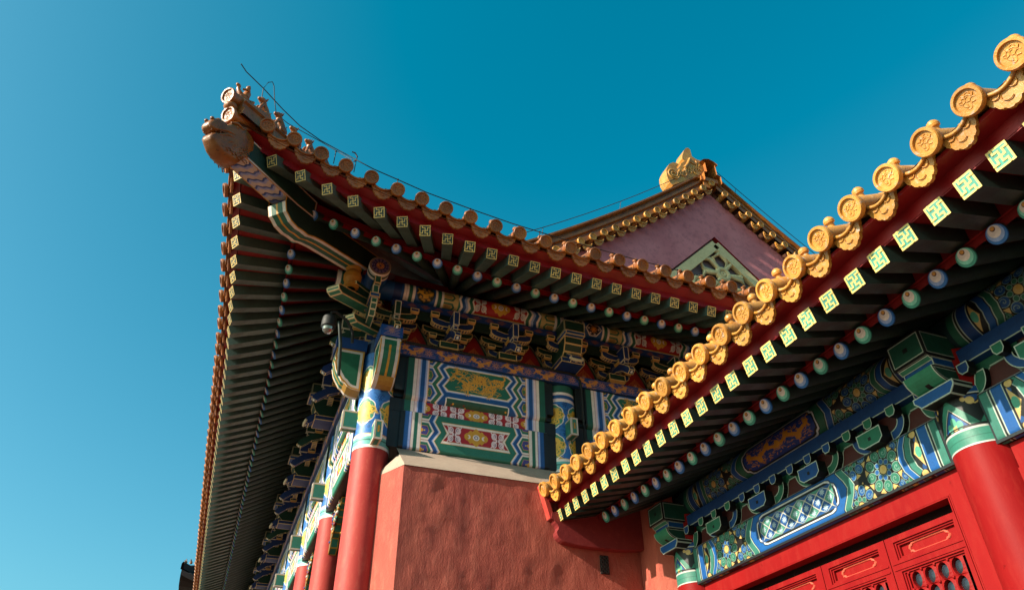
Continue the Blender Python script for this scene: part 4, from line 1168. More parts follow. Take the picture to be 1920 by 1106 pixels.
for k in range(8): link('tenon_end', tenon_me, P_, (XC, YC + BAY * k, 3.60 if k == 0 else 3.62), ROT)
for k in range(2, 5): link('tenon_end', tenon_me, P_, (XC + BAY * k + .03, YC, 3.81), 0.0)
mb = MB(); vx, vy, _ = diag(.535, 0, 0)
mb.lathe([(.05, 5.13), (.085, 5.15), (.092, 5.18), (.075, 5.20), (.078, 5.205), (.105, 5.26), (.108, 5.31), (.09, 5.36), (.075, 5.38), (.08, 5.385), (.095, 5.42), (.085, 5.45), (.06, 5.48)], lambda x, y, h: (vx + x, vy + y, h), (206, 140, 44), 26); mb.build('gilt_vase', M_GLOSS, P_)
def diag_arm(o0, o1, z0, z1, w, h, name):
    mb = MB(); n = 8
    prof = [(o0, z0), (o0, z0 + h)] + [(o1 - .06, z1 + h), (o1 - .015, z1 + h * .9), (o1, z1 + h * .55), (o1 - .015, z1 + h * .2), (o1 - .06, z1)]
    for sgn in (-1, 1):
        pts = [diag(o, sgn * w, z) for o, z in prof]; mb.bordered(pts if sgn > 0 else pts[::-1], (30, 66, 52), (208, 160, 100), .012)
    for i in range(len(prof)):
        (oa, za), (ob, zb) = prof[i], prof[(i + 1) % len(prof)]
        mb.bordered([diag(oa, -w, za), diag(oa, w, za), diag(ob, w, zb), diag(ob, -w, zb)][::-1], (44, 116, 92), (220, 196, 150), .013)
    mb.build(name, M_PAINT, P_)
diag_arm(.05, .76, 5.12, 4.885, .085, .11, 'diagonal_arm'); diag_arm(-.05, .50, 4.90, 4.73, .06, .10, 'diagonal_arm')
mb = MB()
mb.prism([(.14, 5.235), (.14, 5.275), (.56, 5.20), (.56, 5.16)], -.1, .1, lambda p, q, a: diag(p, a, q), BG, BG, LB, .010, True, True, LB); mb.build('vase_seat', M_PAINT, P_)
# stack of small heads under the purlin end
mb = MB()
mb.pbox((.93, 6.93, 5.20), (1.01, 7.3, 5.36), (34, 84, 64), (214, 180, 130), .012); mb.pbox((.925, 6.97, 5.08), (1.0, 7.3, 5.198), (40, 104, 86), (214, 200, 180), .012)
mb.pbox((.90, 6.96, 5.02), (1.02, 7.3, 5.078), BLUE, (214, 170, 110), .010)
mb.prism([(6.98, 5.02), (6.985, 4.95), (7.02, 4.88), (7.08, 4.82), (7.3, 4.8), (7.3, 5.02)], .925, 1.0, lambda p, q, a: (a, p, q), BG, (34, 90, 70), LB, .010, True, True, (214, 196, 160)); mb.build('corner_heads', M_PAINT, P_)
stand_set(1, (XC + .05, YC + .02, 0), 0.0); stand_set(1, (XC, YC + .06, 0), ROT)

# carved spandrel brackets under the beams of the long side
def spandrel():
    cv = Canvas(.62, .5, 220, (150, 120, 60), 2)
    r = random.Random(8)
    for _ in range(60):
        p = (r.uniform(0, .62), r.uniform(0, .5)); col = r.choice(((58, 76, 150), (226, 216, 206), (50, 130, 100), (214, 150, 60), (150, 40, 40)))
        cv.disc(p, r.uniform(.02, .05), col, r.uniform(.015, .04)); cv.spiral(p, .03, 1.3, .006, (230, 210, 170), r.uniform(0, 6))
    mb = MB(); pr = [(.2, 3.41), (.82, 3.41), (.80, 3.33), (.66, 3.30), (.60, 3.22), (.46, 3.18), (.42, 3.08), (.32, 3.04), (.30, 2.92), (.2, 2.86)]
    mb.prism(pr, -.05, .05, lambda p, q, a: (p, a, q), (120, 110, 80), (56, 130, 104), OCHRE, .012, True, True, OCHRE)
    me = mb.mesh('spandrel_bracket', M_GLOSS)
    img = MB()
    for _ in range(40):
        x = r.uniform(.22, .74); zb = 3.39 - r.uniform(0, .5) * max(.12, 1 - (x - .2) / .62)
        col = r.choice(((58, 76, 150), (226, 216, 206), (50, 130, 100), (214, 150, 60), (150, 40, 40)))
        for y in (-.052, .052): img.blob((x, y, zb), (r.uniform(.015, .04), .02, r.uniform(.015, .03)), col, 8, 5)
    return me, img.mesh('spandrel_carving', M_GLOSS)
sp_me, sc_me = spandrel()
for k in range(7):
    o = link('spandrel_bracket', sp_me, P_, (XC, YC + BAY * (k + 1), 0), ROT); sub('spandrel_carving', sc_me, o)
    o = link('spandrel_bracket', sp_me, P_, (XC, YC + BAY * k, 0), -ROT); sub('spandrel_carving', sc_me, o)

# ---- upper gable
YG = 8.6
def rake(x): # roof profile at the gable
    w = abs(x - XR); w = 8.37 - w
    return 5.16 + roof_rise(w)
xs = [2.2 + .2 * i for i in range(28)] + [XR] ; xs = xs + [2 * XR - x for x in xs[:-1][::-1]]
mb = MB()
mb.poly([(2.2, YG, 5.9)] + [(x, YG, rake(x) - .10) for x in xs] + [(2 * XR - 2.2, YG, 5.9)], (130, 80, 84))
gw = mb.mesh('gable_wall', M_GABLE)
# triangular opening with the openwork panel
ap, lx, rx, zb = (7.53, 9.235), 5.70, 9.36, 7.43
mb = MB()
def gpoly(P, y): return [(x, y, z) for x, z in P]
left = [(2.2, 5.9)] + [(x, rake(x) - .10) for x in xs if x <= 7.53] + [(7.53, rake(7.53) - .10)]
right = [(2 * XR - 2.2, 5.9)] + [(x, rake(x) - .10) for x in xs[::-1] if x >= 7.53]
mb.poly(gpoly(left + [ap, (lx, zb), (lx, 5.9)], YG), (130, 80, 84))
mb.poly(gpoly([(lx, 5.9), (lx, zb), (rx, zb), (rx, 5.9)], YG), (130, 80, 84))
mb.poly(gpoly(right + [(7.53, rake(7.53) - .10), ap, (rx, zb), (rx, 5.9)], YG), (130, 80, 84))
gable = mb.build('gable_wall', M_GABLE, P_)
mb = MB(); D = .09
for a, b in ((ap, (lx, zb)), (ap, (rx, zb))): mb.poly([(a[0], YG, a[1]), (b[0], YG, b[1]), (b[0], YG + D, b[1]), (a[0], YG + D, a[1])], RED)
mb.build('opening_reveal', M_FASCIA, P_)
mb = MB()
mb.poly([(ap[0], YG + D + .03, ap[1]), (rx, YG + D + .03, zb), (lx, YG + D + .03, zb)], (134, 112, 120))
yv = YG + D - .01; gc = (255, 224, 164)
def bar(P, w, h=.05):
    for a, b in zip(P[:-1], P[1:]):
        a, b = np.array(a), np.array(b); d = (b - a) / np.linalg.norm(b - a); nn = np.array([-d[1], d[0]]) * w / 2
        q = [a + nn, b + nn, b - nn, a - nn]
        mb.prism([tuple(p) for p in q], yv - h, yv + .02, lambda p, r, t: (p, t, r), gc, gc)
s_ = .985; nl = np.array([s_, -1]) / math.hypot(s_, 1)
for sg in (1, -1):
    off = .13
    A = (ap[0], ap[1] - off * 1.42); B = (ap[0] - sg * 1.75, ap[1] - off * 1.42 - 1.75 * s_)
    bar([A, B], .19, .07)
def ring(c, r, w, a0=0, a1=2 * math.pi, sq=1.0):
    mb.tube([(c[0] + r * math.cos(a0 + (a1 - a0) * i / 28), yv - .02, c[1] + sq * r * math.sin(a0 + (a1 - a0) * i / 28)) for i in range(29)], w, gc, 8)
cx, cz = 7.58, 8.36
ring((cx, cz), .12, .05); ring((cx, cz), .04, .035)
for k in range(6):
    a = math.pi / 2 + k * math.pi / 3; e = (cx + .40 * math.cos(a), cz + .36 * math.sin(a))
    mb.tube([(cx + .14 * math.cos(a - .5), yv - .02, cz + .14 * math.sin(a - .5)), (cx + .42 * math.cos(a - .42), yv - .02, cz + .38 * math.sin(a - .42)), (cx + .56 * math.cos(a), yv - .03, cz + .5 * math.sin(a)), (cx + .42 * math.cos(a + .42), yv - .02, cz + .38 * math.sin(a + .42)), (cx + .14 * math.cos(a + .5), yv - .02, cz + .14 * math.sin(a + .5))], .045, gc, 7)
for sg in (-1, 1):
    for q, r in ((.55, .16), (.95, .15), (1.25, .14)): ring((cx + sg * q, cz - .35 - .45 * (q - .5)), r, .045, 0, 5.2); ring((cx + sg * q, cz - .35 - .45 * (q - .5)), r * .45, .04)
    mb.tube([(cx + sg * .1, yv, cz - .5), (cx + sg * .4, yv, cz - .62), (cx + sg * .8, yv, cz - .8), (cx + sg * 1.3, yv, cz - .82)], .05, gc, 7)
ring((cx, cz + .62), .09, .04)
mb.build('openwork_panel', M_PLAIN, P_)
# raking ridges, their tile row, the great ridge and the finial
mb = MB()
secx = [(-.02, -.06), (-.02, .05), (.05, .07), (.05, .14), (.0, .16), (.0, .22), (.06, .24), (.06, .30), (-.03, .33), (-.03, .37), (.05, .40), (.13, .44), (.21, .40), (.30, .33), (.30, -.06)]
for sg in (-1, 1):
    rows = []
    for i in range(34):
        x = XR - sg * (.10 + i * .165); dz = rake(x + .01 * sg) ; rows.append([(x, YG - .14 + y, rake(x) + .06 + h) for y, h in secx])
    mb.strip(rows, (190, 120, 50), False); mb.poly(rows[0], (190, 120, 50))
mb.build('raking_ridge', M_TILE_SHADED, P_)
g_tile = tile_mesh('verge_tile', .070, .45, M_TILE, .15); g_drip = drip_mesh('verge_drip', .19, .13, .3, (M_TILE, M_PAN))
for sg in (-1, 1):
    for i in range(24):
        x = XR - sg * (.02 + i * .238)
        if sg < 0 and i == 0: continue
        for me, nm, dx, dz in ((g_tile, 'verge_tile', 0, .02), (g_drip, 'verge_drip', -sg * .119, -.07)):
            ob = link(nm, me, P_, (x + dx, YG - .17, rake(x + dx) + dz)); ob.rotation_euler = (.12, 0, rng.normal(0, .03))
mb = MB()
mb.strip([[(XR + y, YG - .25 + k * 4.5, 10.75 + h) for y, h in ((-.2, -.2), (-.2, .0), (-.12, .03), (-.12, .3), (-.2, .33), (-.12, .4), (0, .44), (.12, .4), (.2, .33), (.12, .3), (.12, .03), (.2, .0), (.2, -.2))] for k in range(5)], (190, 120, 50), False)
mb.box((XR - .26, YG - .20, 10.56), (XR + .14, YG + .1, 10.66), (190, 120, 50)); mb.box((XR - .2, YG - .17, 10.40), (XR - .06, YG + .05, 10.56), (190, 120, 50)); mb.build('main_ridge', M_TILE_SHADED, P_)
mb = MB()
P = [(7.26, 11.59), (7.20, 11.50), (7.124, 11.303), (7.11, 11.22), (7.16, 11.16), (7.124, 11.129), (7.052, 11.046), (7.03, 10.99), (6.99, 10.90), (6.93, 10.86), (6.93, 10.95), (7.0, 11.01), (6.94, 11.03), (6.853, 11.015), (6.76, 10.93), (6.712, 10.837), (6.66, 10.72), (6.651, 10.60), (6.66, 10.48), (6.70, 10.40), (6.76, 10.34), (7.05, 10.55), (7.27, 10.74), (7.40, 10.78), (7.585, 10.79), (7.58, 10.95), (7.62, 11.10), (7.60, 11.24), (7.52, 11.22), (7.57, 11.32), (7.46, 11.33), (7.37, 11.38), (7.362, 11.58), (7.32, 11.62)]
mb.prism(P, YG - .16, YG + .12, lambda p, q, a: (p - .09, a, q - .15), (196, 130, 56), (170, 110, 50))
rr = random.Random(4)
for c0, r in (((6.82, 10.66), .12), ((6.82, 10.66), .06), ((7.05, 10.78), .09), ((7.3, 11.08), .10), ((7.42, 10.95), .11), ((7.38, 11.22), .07), ((7.2, 10.9), .08)):
    a0 = rr.uniform(0, 6); mb.tube([(c0[0] - .09 + r * math.cos(a0 + i * .42), YG - .165, c0[1] - .15 + r * math.sin(a0 + i * .42)) for i in range(12)], .018, (206, 140, 60), 6)
for k in range(9): mb.tube([(6.8 + k * .07, YG - .165, 10.47 + k * .045), (6.85 + k * .07, YG - .17, 10.63 + k * .05)], .014, (190, 110, 50), 5)
mb.tube([(7.03, YG - .165, 10.80), (7.13, YG - .17, 10.95), (7.21, YG - .165, 11.13)], .03, (206, 140, 60), 6)
mb.build('ridge_finial', M_TILE, P_)
# wall vent and cable on the hall's end wall
mb = MB()
mb.box((3.70, 7.066, 2.165), (3.80, 7.09, 2.355), (46, 34, 32))
for k in range(4):
    for q in range(2): mb.tube([(3.725 + q * .05 + .017 * math.cos(a * .7), 7.062, 2.19 + k * .046 + .017 * math.sin(a * .7)) for a in range(10)], .006, (70, 54, 50), 5)
mb.build('wall_vent', M_PLAIN, P_)

# ================================================================== THE GATEHOUSE
gate = thing('gatehouse', 'lower gatehouse with amber eave tiles, blue and green beams and red latticed doors', 'gatehouse', (4.45, 4.7, 0))
P_ = gate
GC = 4.70; COLY = (6.40, 3.0, -.40, -3.8)
lift = lambda y: .0062 * (max(-1.5, y) - 4.3) ** 2
gfly = square_rafter_mesh('square_rafter', .112, .116, .62, (34, 52, 46), (70, 150, 130), (236, 206, 118), M_TIMBER, .092)
grb = round_rafter_mesh('round_rafter_blue', .058, 1.3, (28, 46, 40), RING_B, M_TIMBER, 28)
grg = round_rafter_mesh('round_rafter_green', .058, 1.3, (28, 46, 40), RING_G, M_TIMBER, 28)
gtile = tile_mesh('gate_tile', .080, 1.6, M_TILE, .15, True, 32)
gdrip = drip_mesh('gate_drip', .226, .158, 1.5, (M_TILE, M_PAN))
for k in range(-14, 27):
    y = 1.486 + .2107 * k
    ob = link('square_rafter', gfly, P_, (3.2 + rng.normal(0, .004), y + rng.normal(0, .004), 2.648 + lift(y)), ROT); ob.rotation_euler = (math.atan(.25) + rng.normal(0, .008), rng.normal(0, .02), ROT + rng.normal(0, .012))
    if k >= 27: continue
    y = 1.486 + .2107 * k - .0; yr = y
    if yr < 6.8:
        ob = link('round_rafter', (grb, grg)[k % 2], P_, (3.637, yr, 2.621 + lift(yr)), ROT); ob.rotation_euler = (math.atan(.42), rng.normal(0, .12), ROT + rng.normal(0, .01))
for k in range(-13, 22):
    y = 1.122 + .2753 * k
    ob = link('round_tile', gtile, P_, (3.02 + rng.normal(0, .005), y, 2.891 + lift(y) + rng.normal(0, .005)), ROT); ob.rotation_euler = (.40 + rng.normal(0, .02), rng.normal(0, .07), ROT + rng.normal(0, .03))
    if k < 21:
        y += .1376
        ob = link('drip_tile', gdrip, P_, (3.058 + rng.normal(0, .004), y, 2.889 + lift(y)), ROT); ob.rotation_euler = (.14 + rng.normal(0, .025), rng.normal(0, .02), ROT + rng.normal(0, .03))
ys = [-4.2 + .2 * i for i in range(57)]
ys[-1] = 7.02
mb = MB()
mb.strip([[(3.21, y, 2.648 + lift(y) + .066) for y in ys], [(4.4, y, 2.648 + lift(y) + .060 + .25 * 1.2) for y in ys]], RED, False)
mb.strip([[(3.665, y, 2.621 + lift(y) + .03) for y in ys], [(3.67, y, 2.648 + lift(y) + .06 + .25 * .47) for y in ys]], RED, False)
mb.strip([[(3.62, y, 2.621 + lift(y) + .062) for y in ys], [(4.7, y, 2.621 + lift(y) + .062 + .42 * 1.08) for y in ys]], RED, False)
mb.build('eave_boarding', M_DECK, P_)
mb = MB()
mb.strip([[(3.215, y, 2.648 + lift(y) + .060) for y in ys], [(3.205, y, 2.648 + lift(y) + .150) for y in ys], [(3.085, y, 2.795 + lift(y)) for y in ys], [(3.085, y, 2.82 + lift(y)) for y in ys]], RED, False)
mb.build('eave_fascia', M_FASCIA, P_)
mb = MB()
for dz in (0.0,):
    mb.strip([[(3.05 + w, y, 2.85 + lift(y) * max(0, 1 - w / 3) + .42 * w + .03 * w * w) for y in ys] for w in (0, .4, .8, 1.6, 2.4, 3.0)], (150, 96, 50), True)
mb.strip([[(6.02, y, 4.36) for y in ys], [(8.6, y, 2.83) for y in ys]], (150, 96, 50), False)
mb.build('roof_slope', M_PAN, P_)
mb = MB(); mb.box((5.86, -4.2, 4.3), (6.18, 7.07, 4.62), (190, 120, 50)); mb.tube([(6.02, -4.2, 4.66), (6.02, 7.07, 4.66)], .09, (190, 120, 50)); mb.build('roof_ridge', M_TILE, P_)

# end board and stepped corbel against the hall wall
mb = MB()
pr = [(3.105, 2.655), (3.14, 2.645), (3.155, 2.62), (3.175, 2.60), (3.19, 2.575), (3.185, 2.545), (3.165, 2.52), (3.17, 2.49), (3.185, 2.465), (3.215, 2.44), (3.24, 2.425), (3.40, 2.405), (3.60, 2.40), (3.9, 2.405), (4.25, 2.44), (4.25, 3.06), (3.6, 2.86), (3.12, 2.72)]
mb.prism(pr, 6.975, 7.079, lambda p, q, a: (p, a, q), (190, 60, 50), (200, 90, 70)); mb.build('end_corbel', M_CORBEL, P_)
mb = MB(); mb.prism([(2.995, 3.02), (3.04, 3.045), (3.145, 2.68), (3.10, 2.66)], 6.985, 7.078, lambda p, q, a: (p, a, q), (190, 60, 50), (200, 90, 70)); mb.build('end_board', M_COLUMN, P_)
# wall piece and splay beside the first column
mb = MB()
mb.poly([(4.2, 7.079, -1.6), (4.2, 6.73, -1.6), (4.2, 6.73, 2.9), (4.2, 7.079, 2.9)], (200, 100, 80)); mb.poly([(4.2, 6.73, -1.6), (4.37, 6.565, -1.6), (4.37, 6.565, 2.9), (4.2, 6.73, 2.9)], (200, 100, 80))
mb.build('side_wall', M_TERRA, P_)

# columns
GR = .20; GCIRC = 2 * math.pi * GR; GX = 4.42
cv = Canvas(GCIRC, .385, 300, (18, 96, 170), 2)
for y0, y1, col in ((0, .012, (226, 226, 220)), (.012, .105, (66, 146, 126)), (.055, .058, (30, 90, 76)), (.105, .118, (226, 226, 220)), (.118, .135, BLACK)): cv.rect(0, y0, GCIRC, y1, col)
for k in range(4):
    u = (k + .5) * GCIRC / 4; hwid = GCIRC / 8
    cv.rect(u - hwid, .135, u + hwid, .33, BLACK)
    for d, col in ((0, (60, 140, 116)), (.062, WHITE), (.068, BLACK), (.080, (18, 96, 170)), (.150, WHITE), (.155, BLACK)):
        cv.poly([(u - hwid + d * .92, .135), (u, .335 - d * 1.0 if d < .3 else .2), (u + hwid - d * .92, .135)], col)
    cv.disc((u, .150), .028, PGOLD); cv.disc((u - .035, .150), .022, (100, 190, 160), .03); cv.disc((u + .035, .150), .022, (100, 190, 160), .03); cv.disc((u, .18), .02, (100, 190, 160), .03); cv.rect(u - .07, .127, u + .07, .137, BLACK)
    for sx in (-1, 1):
        cv.disc((u + sx * hwid, .32), .05, BLACK); cv.disc((u + sx * hwid, .32), .042, (30, 80, 150)); cv.disc((u + sx * (hwid - .012), .29), .026, PGOLD); cv.disc((u + sx * (hwid - .05), .305), .016, PGOLD)
for y0, y1, col in ((.325, .335, BLACK), (.335, .345, (226, 226, 220)), (.345, .385, (18, 90, 165))): cv.rect(0, y0, GCIRC, y1, col)
gband = canvas_mesh('painted_band', cv, lambda U, V: (GR * np.sin((U + GCIRC / 8) / GR), GR * np.cos((U + GCIRC / 8) / GR), 1.925 + V), M_GLOSS)
mb = MB(); mb.lathe([(GR * 1.04, -1.6), (GR * 1.02, 0.2), (GR * .993, 1.926), (GR * .98, 2.30), (GR * .98, 2.6)], lambda x, y, h: (x, y, h), (200, 50, 44), 48); gshaft = mb.mesh('gate_column', M_LACQ)
for y in COLY:
    o = link('column', gshaft, P_, (GX, y, 0)); sub('painted_band', gband, o)

LITE = (206, 222, 208)
def gate_layout(h, vc, border, chev, back, is_purlin):
    """painted layout shared by lintel and purlin; u measured from the bay centre"""
    L = 3.04; cv = Canvas(L, h, 330, BLACK, 2); uc = L / 2
    def mirr(P, col): mir(cv, uc, P, col)
    for sx in (-1, 1):
        f = lambda u: uc + sx * u
        cv.rect(min(f(.60), f(1.20)), 0, max(f(.60), f(1.20)), h, BLACK)
        R = .165
        ca, cb = ((44, 128, 104), (24, 92, 165)) if not is_purlin else ((22, 84, 156), (44, 118, 92))
        for q in range(14):
            p = (f(random.uniform(.62, 1.18)), random.uniform(0, h)); cv.disc(p, .012, random.choice((PGOLD, (60, 130, 110), BLUE)), .007, random.uniform(0, 3))
        swirl_flower(cv, (f(.70), vc - .175), .155, cb, ca); swirl_flower(cv, (f(.70), vc + .175), .155, cb, ca)
        swirl_flower(cv, (f(1.18), vc - .19), .12, cb, ca); swirl_flower(cv, (f(1.18), vc + .19), .12, cb, ca)
        swirl_flower(cv, (f(.985), vc), R, ca, cb)
    # chevrons beside the cartouche
    zz = lambda u: [(u - .035, 0), (u - .035, vc - .14), (u + .02, vc - .06), (u + .045, vc), (u + .02, vc + .06), (u - .035, vc + .14), (u - .035, h)]
    def rib(u0, u1, col): mirr(zz(u0) + zz(u1)[::-1], col)
    mirr([(0, 0), (.56, 0), (.56, h), (0, h)], border)
    rib(.50, .565, border)
    for u0, u1, col in ((.560, .568, BLACK), (.568, .576, LITE), (.576, .640, chev), (.640, .646, LITE), (.646, .655, BLACK)): rib(u0, u1, col)
    # cartouche
    def cart(d, col):
        a, b = .505 - d, .128 - d
        P = [(a - .10, b), (a - .06, b - .012), (a - .045, b - .035), (a - .012, b - .05), (a, b - .085), (a, 0)]
        P = P + [(x, -y) for x, y in P[::-1][1:]]
        cv.poly([(uc + x, vc + y) for x, y in P] + [(uc - x, vc + y) for x, y in P[::-1]], col)
    for d, col in ((-.006, BLACK), (0, (230, 232, 236)), (.012, BLACK), (.026, back)): cart(d, col)
    if is_purlin:
        dragon(cv, uc - .44, uc - .05, vc, .062, (224, 150, 44), None, 21, .036, 1.5); dragon(cv, uc + .44, uc + .05, vc, .062, (224, 150, 44), None, 33, .036, 1.5)
        cv.disc((uc, vc), .032, (230, 160, 50))
        r = random.Random(3)
        for _ in range(120):
            p = (uc + r.uniform(-.44, .44), vc + r.uniform(-.085, .085)); cv.line([p, (p[0] + r.uniform(.01, .035) * r.choice((-1, 1)), p[1] + r.uniform(-.02, .02))], .006, (218, 142, 44))
    else:
        hx_, hy_ = .070, .100
        cl = lambda P: [(min(max(x, uc - .468), uc + .468), min(max(y, vc - .097), vc + .097)) for x, y in P]
        for gx in range(-14, 15):
            for gy in range(-2, 3):
                if (gx + gy) % 2: continue
                c0 = (uc + gx * hx_, vc + gy * hy_ * .62)
                if abs(c0[0] - uc) > .50: continue
                col = (22, 88, 160) if (gx // 2 + gy) % 3 else (84, 160, 140)
                for k2, cc in ((1.0, (206, 214, 214)), (.90, BLACK), (.84, col)):
                    cv.poly(cl([(c0[0] + hx_ * k2 * x, c0[1] + hy_ * .62 * k2 * y) for x, y in ((0, -1), (1, 0), (0, 1), (-1, 0))]), cc)
                if abs(gy) < 2 and abs(c0[0] - uc) < .43:
                    for d in range(8):
                        a = d * .785; cv.line([(c0[0] + .007 * math.cos(a), c0[1] + .007 * math.sin(a)), (c0[0] + .024 * math.cos(a), c0[1] + .022 * math.sin(a))], .009, (190, 214, 226))
                if abs(gy) < 2: cv.poly(cl([(c0[0] + hx_ + .016 * x, c0[1] + .016 * y) for x, y in ((0, -1), (1, 0), (0, 1), (-1, 0))]), PGOLD)
    # end chevrons and stripes
    zz2 = lambda u: [(u + .07, 0), (u + .07, vc - .16), (u + .02, vc - .085), (u, vc), (u + .02, vc + .085), (u + .07, vc + .16), (u + .07, h)]
    def rib2(u0, u1, col): mirr([(u, v) for u, v in zz2(u0)] + zz2(u1)[::-1], col)
    c1, c2 = (border, chev)
    for u0, u1, col in ((1.125, 1.133, BLACK), (1.133, 1.139, LITE), (1.139, 1.185, c1), (1.185, 1.191, LITE), (1.191, 1.199, BLACK), (1.199, 1.248, c2), (1.248, 1.254, LITE), (1.254, 1.262, BLACK)): rib2(u0, u1, col)
    for sx in (-1, 1):
        for vv in (.03, h - .03):
            cv.poly([(uc + sx * 1.262, vv), (uc + sx * 1.34, vv - .06), (uc + sx * 1.34, vv + .06)], BLACK); cv.disc((uc + sx * 1.31, vv), .026, PGOLD); cv.disc((uc + sx * 1.325, vv + .045 * (1 if vv < h / 2 else -1)), .02, BLUE)
        cv.poly([(uc + sx * 1.275, vc), (uc + sx * 1.335, vc + .11), (uc + sx * 1.335, vc - .11)], PGOLD); cv.disc((uc + sx * 1.315, vc), .025, (90, 180, 150), .04)
    u = 1.338
    for w, col in ((.012, BLACK), (.007, LITE), (.075, (22, 96, 172) if not is_purlin else (22, 70, 140)), (.007, LITE), (.016, BLACK), (.007, LITE), (.070, (58, 132, 116) if not is_purlin else (40, 110, 86)), (.007, LITE), (.03, BLACK)):
        mirr([(u, 0), (u + w, 0), (u + w, h), (u, h)], col); u += w
    return cv
cvl = gate_layout(.345, .185, (22, 104, 184), (60, 136, 120), (28, 60, 60), False)
def put_lintel(U, V):
    r = .045; d = np.clip(r - V, 0, r); e = np.clip(V - (.345 - .02), 0, .02)
    return 4.30 + r - np.sqrt(np.maximum(0, r * r - d * d)) + e * .5, U - 1.52, 1.895 + V
lint_me = canvas_mesh('painted_lintel', cvl, put_lintel, M_GLOSS)
HP = .17 * 2.9
cvp = gate_layout(HP, .17 * 1.42, (40, 112, 86), (22, 88, 164), (20, 62, 146), True)
pur_me = canvas_mesh('painted_purlin', cvp, lambda U, V: (4.45 - .17 * np.cos(V / .17 - 1.62), U - 1.52, 2.74 + .17 * np.sin(V / .17 - 1.62)), M_GLOSS)
mb = MB(); mb.box((4.305, -1.55, 1.9), (4.60, 1.55, 2.236), (30, 40, 44)); mb.box((4.31, -1.7, 2.24), (4.40, 1.7, 2.245), (120, 120, 120)); lcore = mb.mesh('lintel_core', M_GLOSS)
mb = MB(); mb.tube([(4.45, -1.7, 2.74), (4.45, 1.7, 2.74)], .165, (24, 56, 60), 24); pcore = mb.mesh('purlin_core', M_GLOSS)
mb = MB(); mb.box((4.30, -1.56, 2.462), (4.5, 1.56, 2.574), (22, 72, 140)); mb.box((4.297, -1.56, 2.463), (4.30, 1.56, 2.470), LITE); band_me = mb.mesh('blue_tie_beam', M_GLOSS)
# board with painted arches between the bracket units
cv = Canvas(3.4, .24, 300, (92, 38, 34), 2)
for k in range(5):
    u = .34 + .68 * k; G = (40, 112, 88)
    out = [(.17, .24), (.17, .17), (.185, .12), (.22, .06), (.28, 0)]; inn = [(.0, .165), (.05, .165), (.07, .15), (.085, .10), (.115, .05), (.17, 0)]
    def arch(d, col, o): cv.poly([(u + x + d, v) for x, v in o] + [(u - x - d, v) for x, v in o[::-1]], col)
    arch(.014, BLACK, out); arch(0, G, out); arch(.010, LITE, inn); arch(.0, (92, 38, 34), inn)
    cv.line([(u - .05, .173), (u + .05, .173)], .008, LITE)
board_me = canvas_mesh('arch_board', cv, lambda U, V: (4.372 + 0 * U, U - 1.7, 2.232 + V), M_GLOSS)

def gate_unit(col, col2):
    out = []
    f = lambda p, q, a: (a, p, q)
    mb = MB(); pr = [(-.118, 2.358), (-.118, 2.27), (-.075, 2.238), (.075, 2.238), (.118, 2.27), (.118, 2.358)][::-1]
    mb.prism(pr, 4.225, 4.31, f, col, BLACK, LITE, .008, True, True, BLACK); mb.poly([(4.223, -.014, 2.28), (4.223, .014, 2.28), (4.223, .014, 2.306), (4.223, -.014, 2.306)], BLACK); out.append(('base_block', mb))
    for sx in (-1, 1):
        mb = MB(); n = 8
        o_ = [(sx * (.11 + .15 * math.sin(math.pi / 2 * i / n)), 2.245 + .135 * (1 - math.cos(math.pi / 2 * i / n))) for i in range(n + 1)]
        i_ = [(sx * (.11 + .085 * math.sin(math.pi / 2 * i / n)), 2.315 + .065 * (1 - math.cos(math.pi / 2 * i / n))) for i in range(n + 1)]
        P = o_ + [(sx * .26, 2.39), (sx * .195, 2.39)] + i_[::-1][1:]
        mb.prism(P if sx < 0 else P[::-1], 4.325, 4.37, f, col2, (20, 60, 48), LITE, .0075, True, True, BLACK); out.append(('arm', mb))
    for q in (-.225, 0, .225):
        mb = MB(); pr = [(q - .042, 2.455), (q - .042, 2.405), (q - .022, 2.378), (q + .022, 2.378), (q + .042, 2.405), (q + .042, 2.455)][::-1]
        mb.prism(pr, 4.25, 4.32, f, col, BLACK, LITE, .007, True, True, BLACK); out.append(('small_block', mb))
    return [(n, m.mesh(n, M_GLOSS)) for n, m in out]
unit_b, unit_g = gate_unit((20, 84, 160), (44, 118, 92)), gate_unit((42, 128, 100), (28, 84, 156))
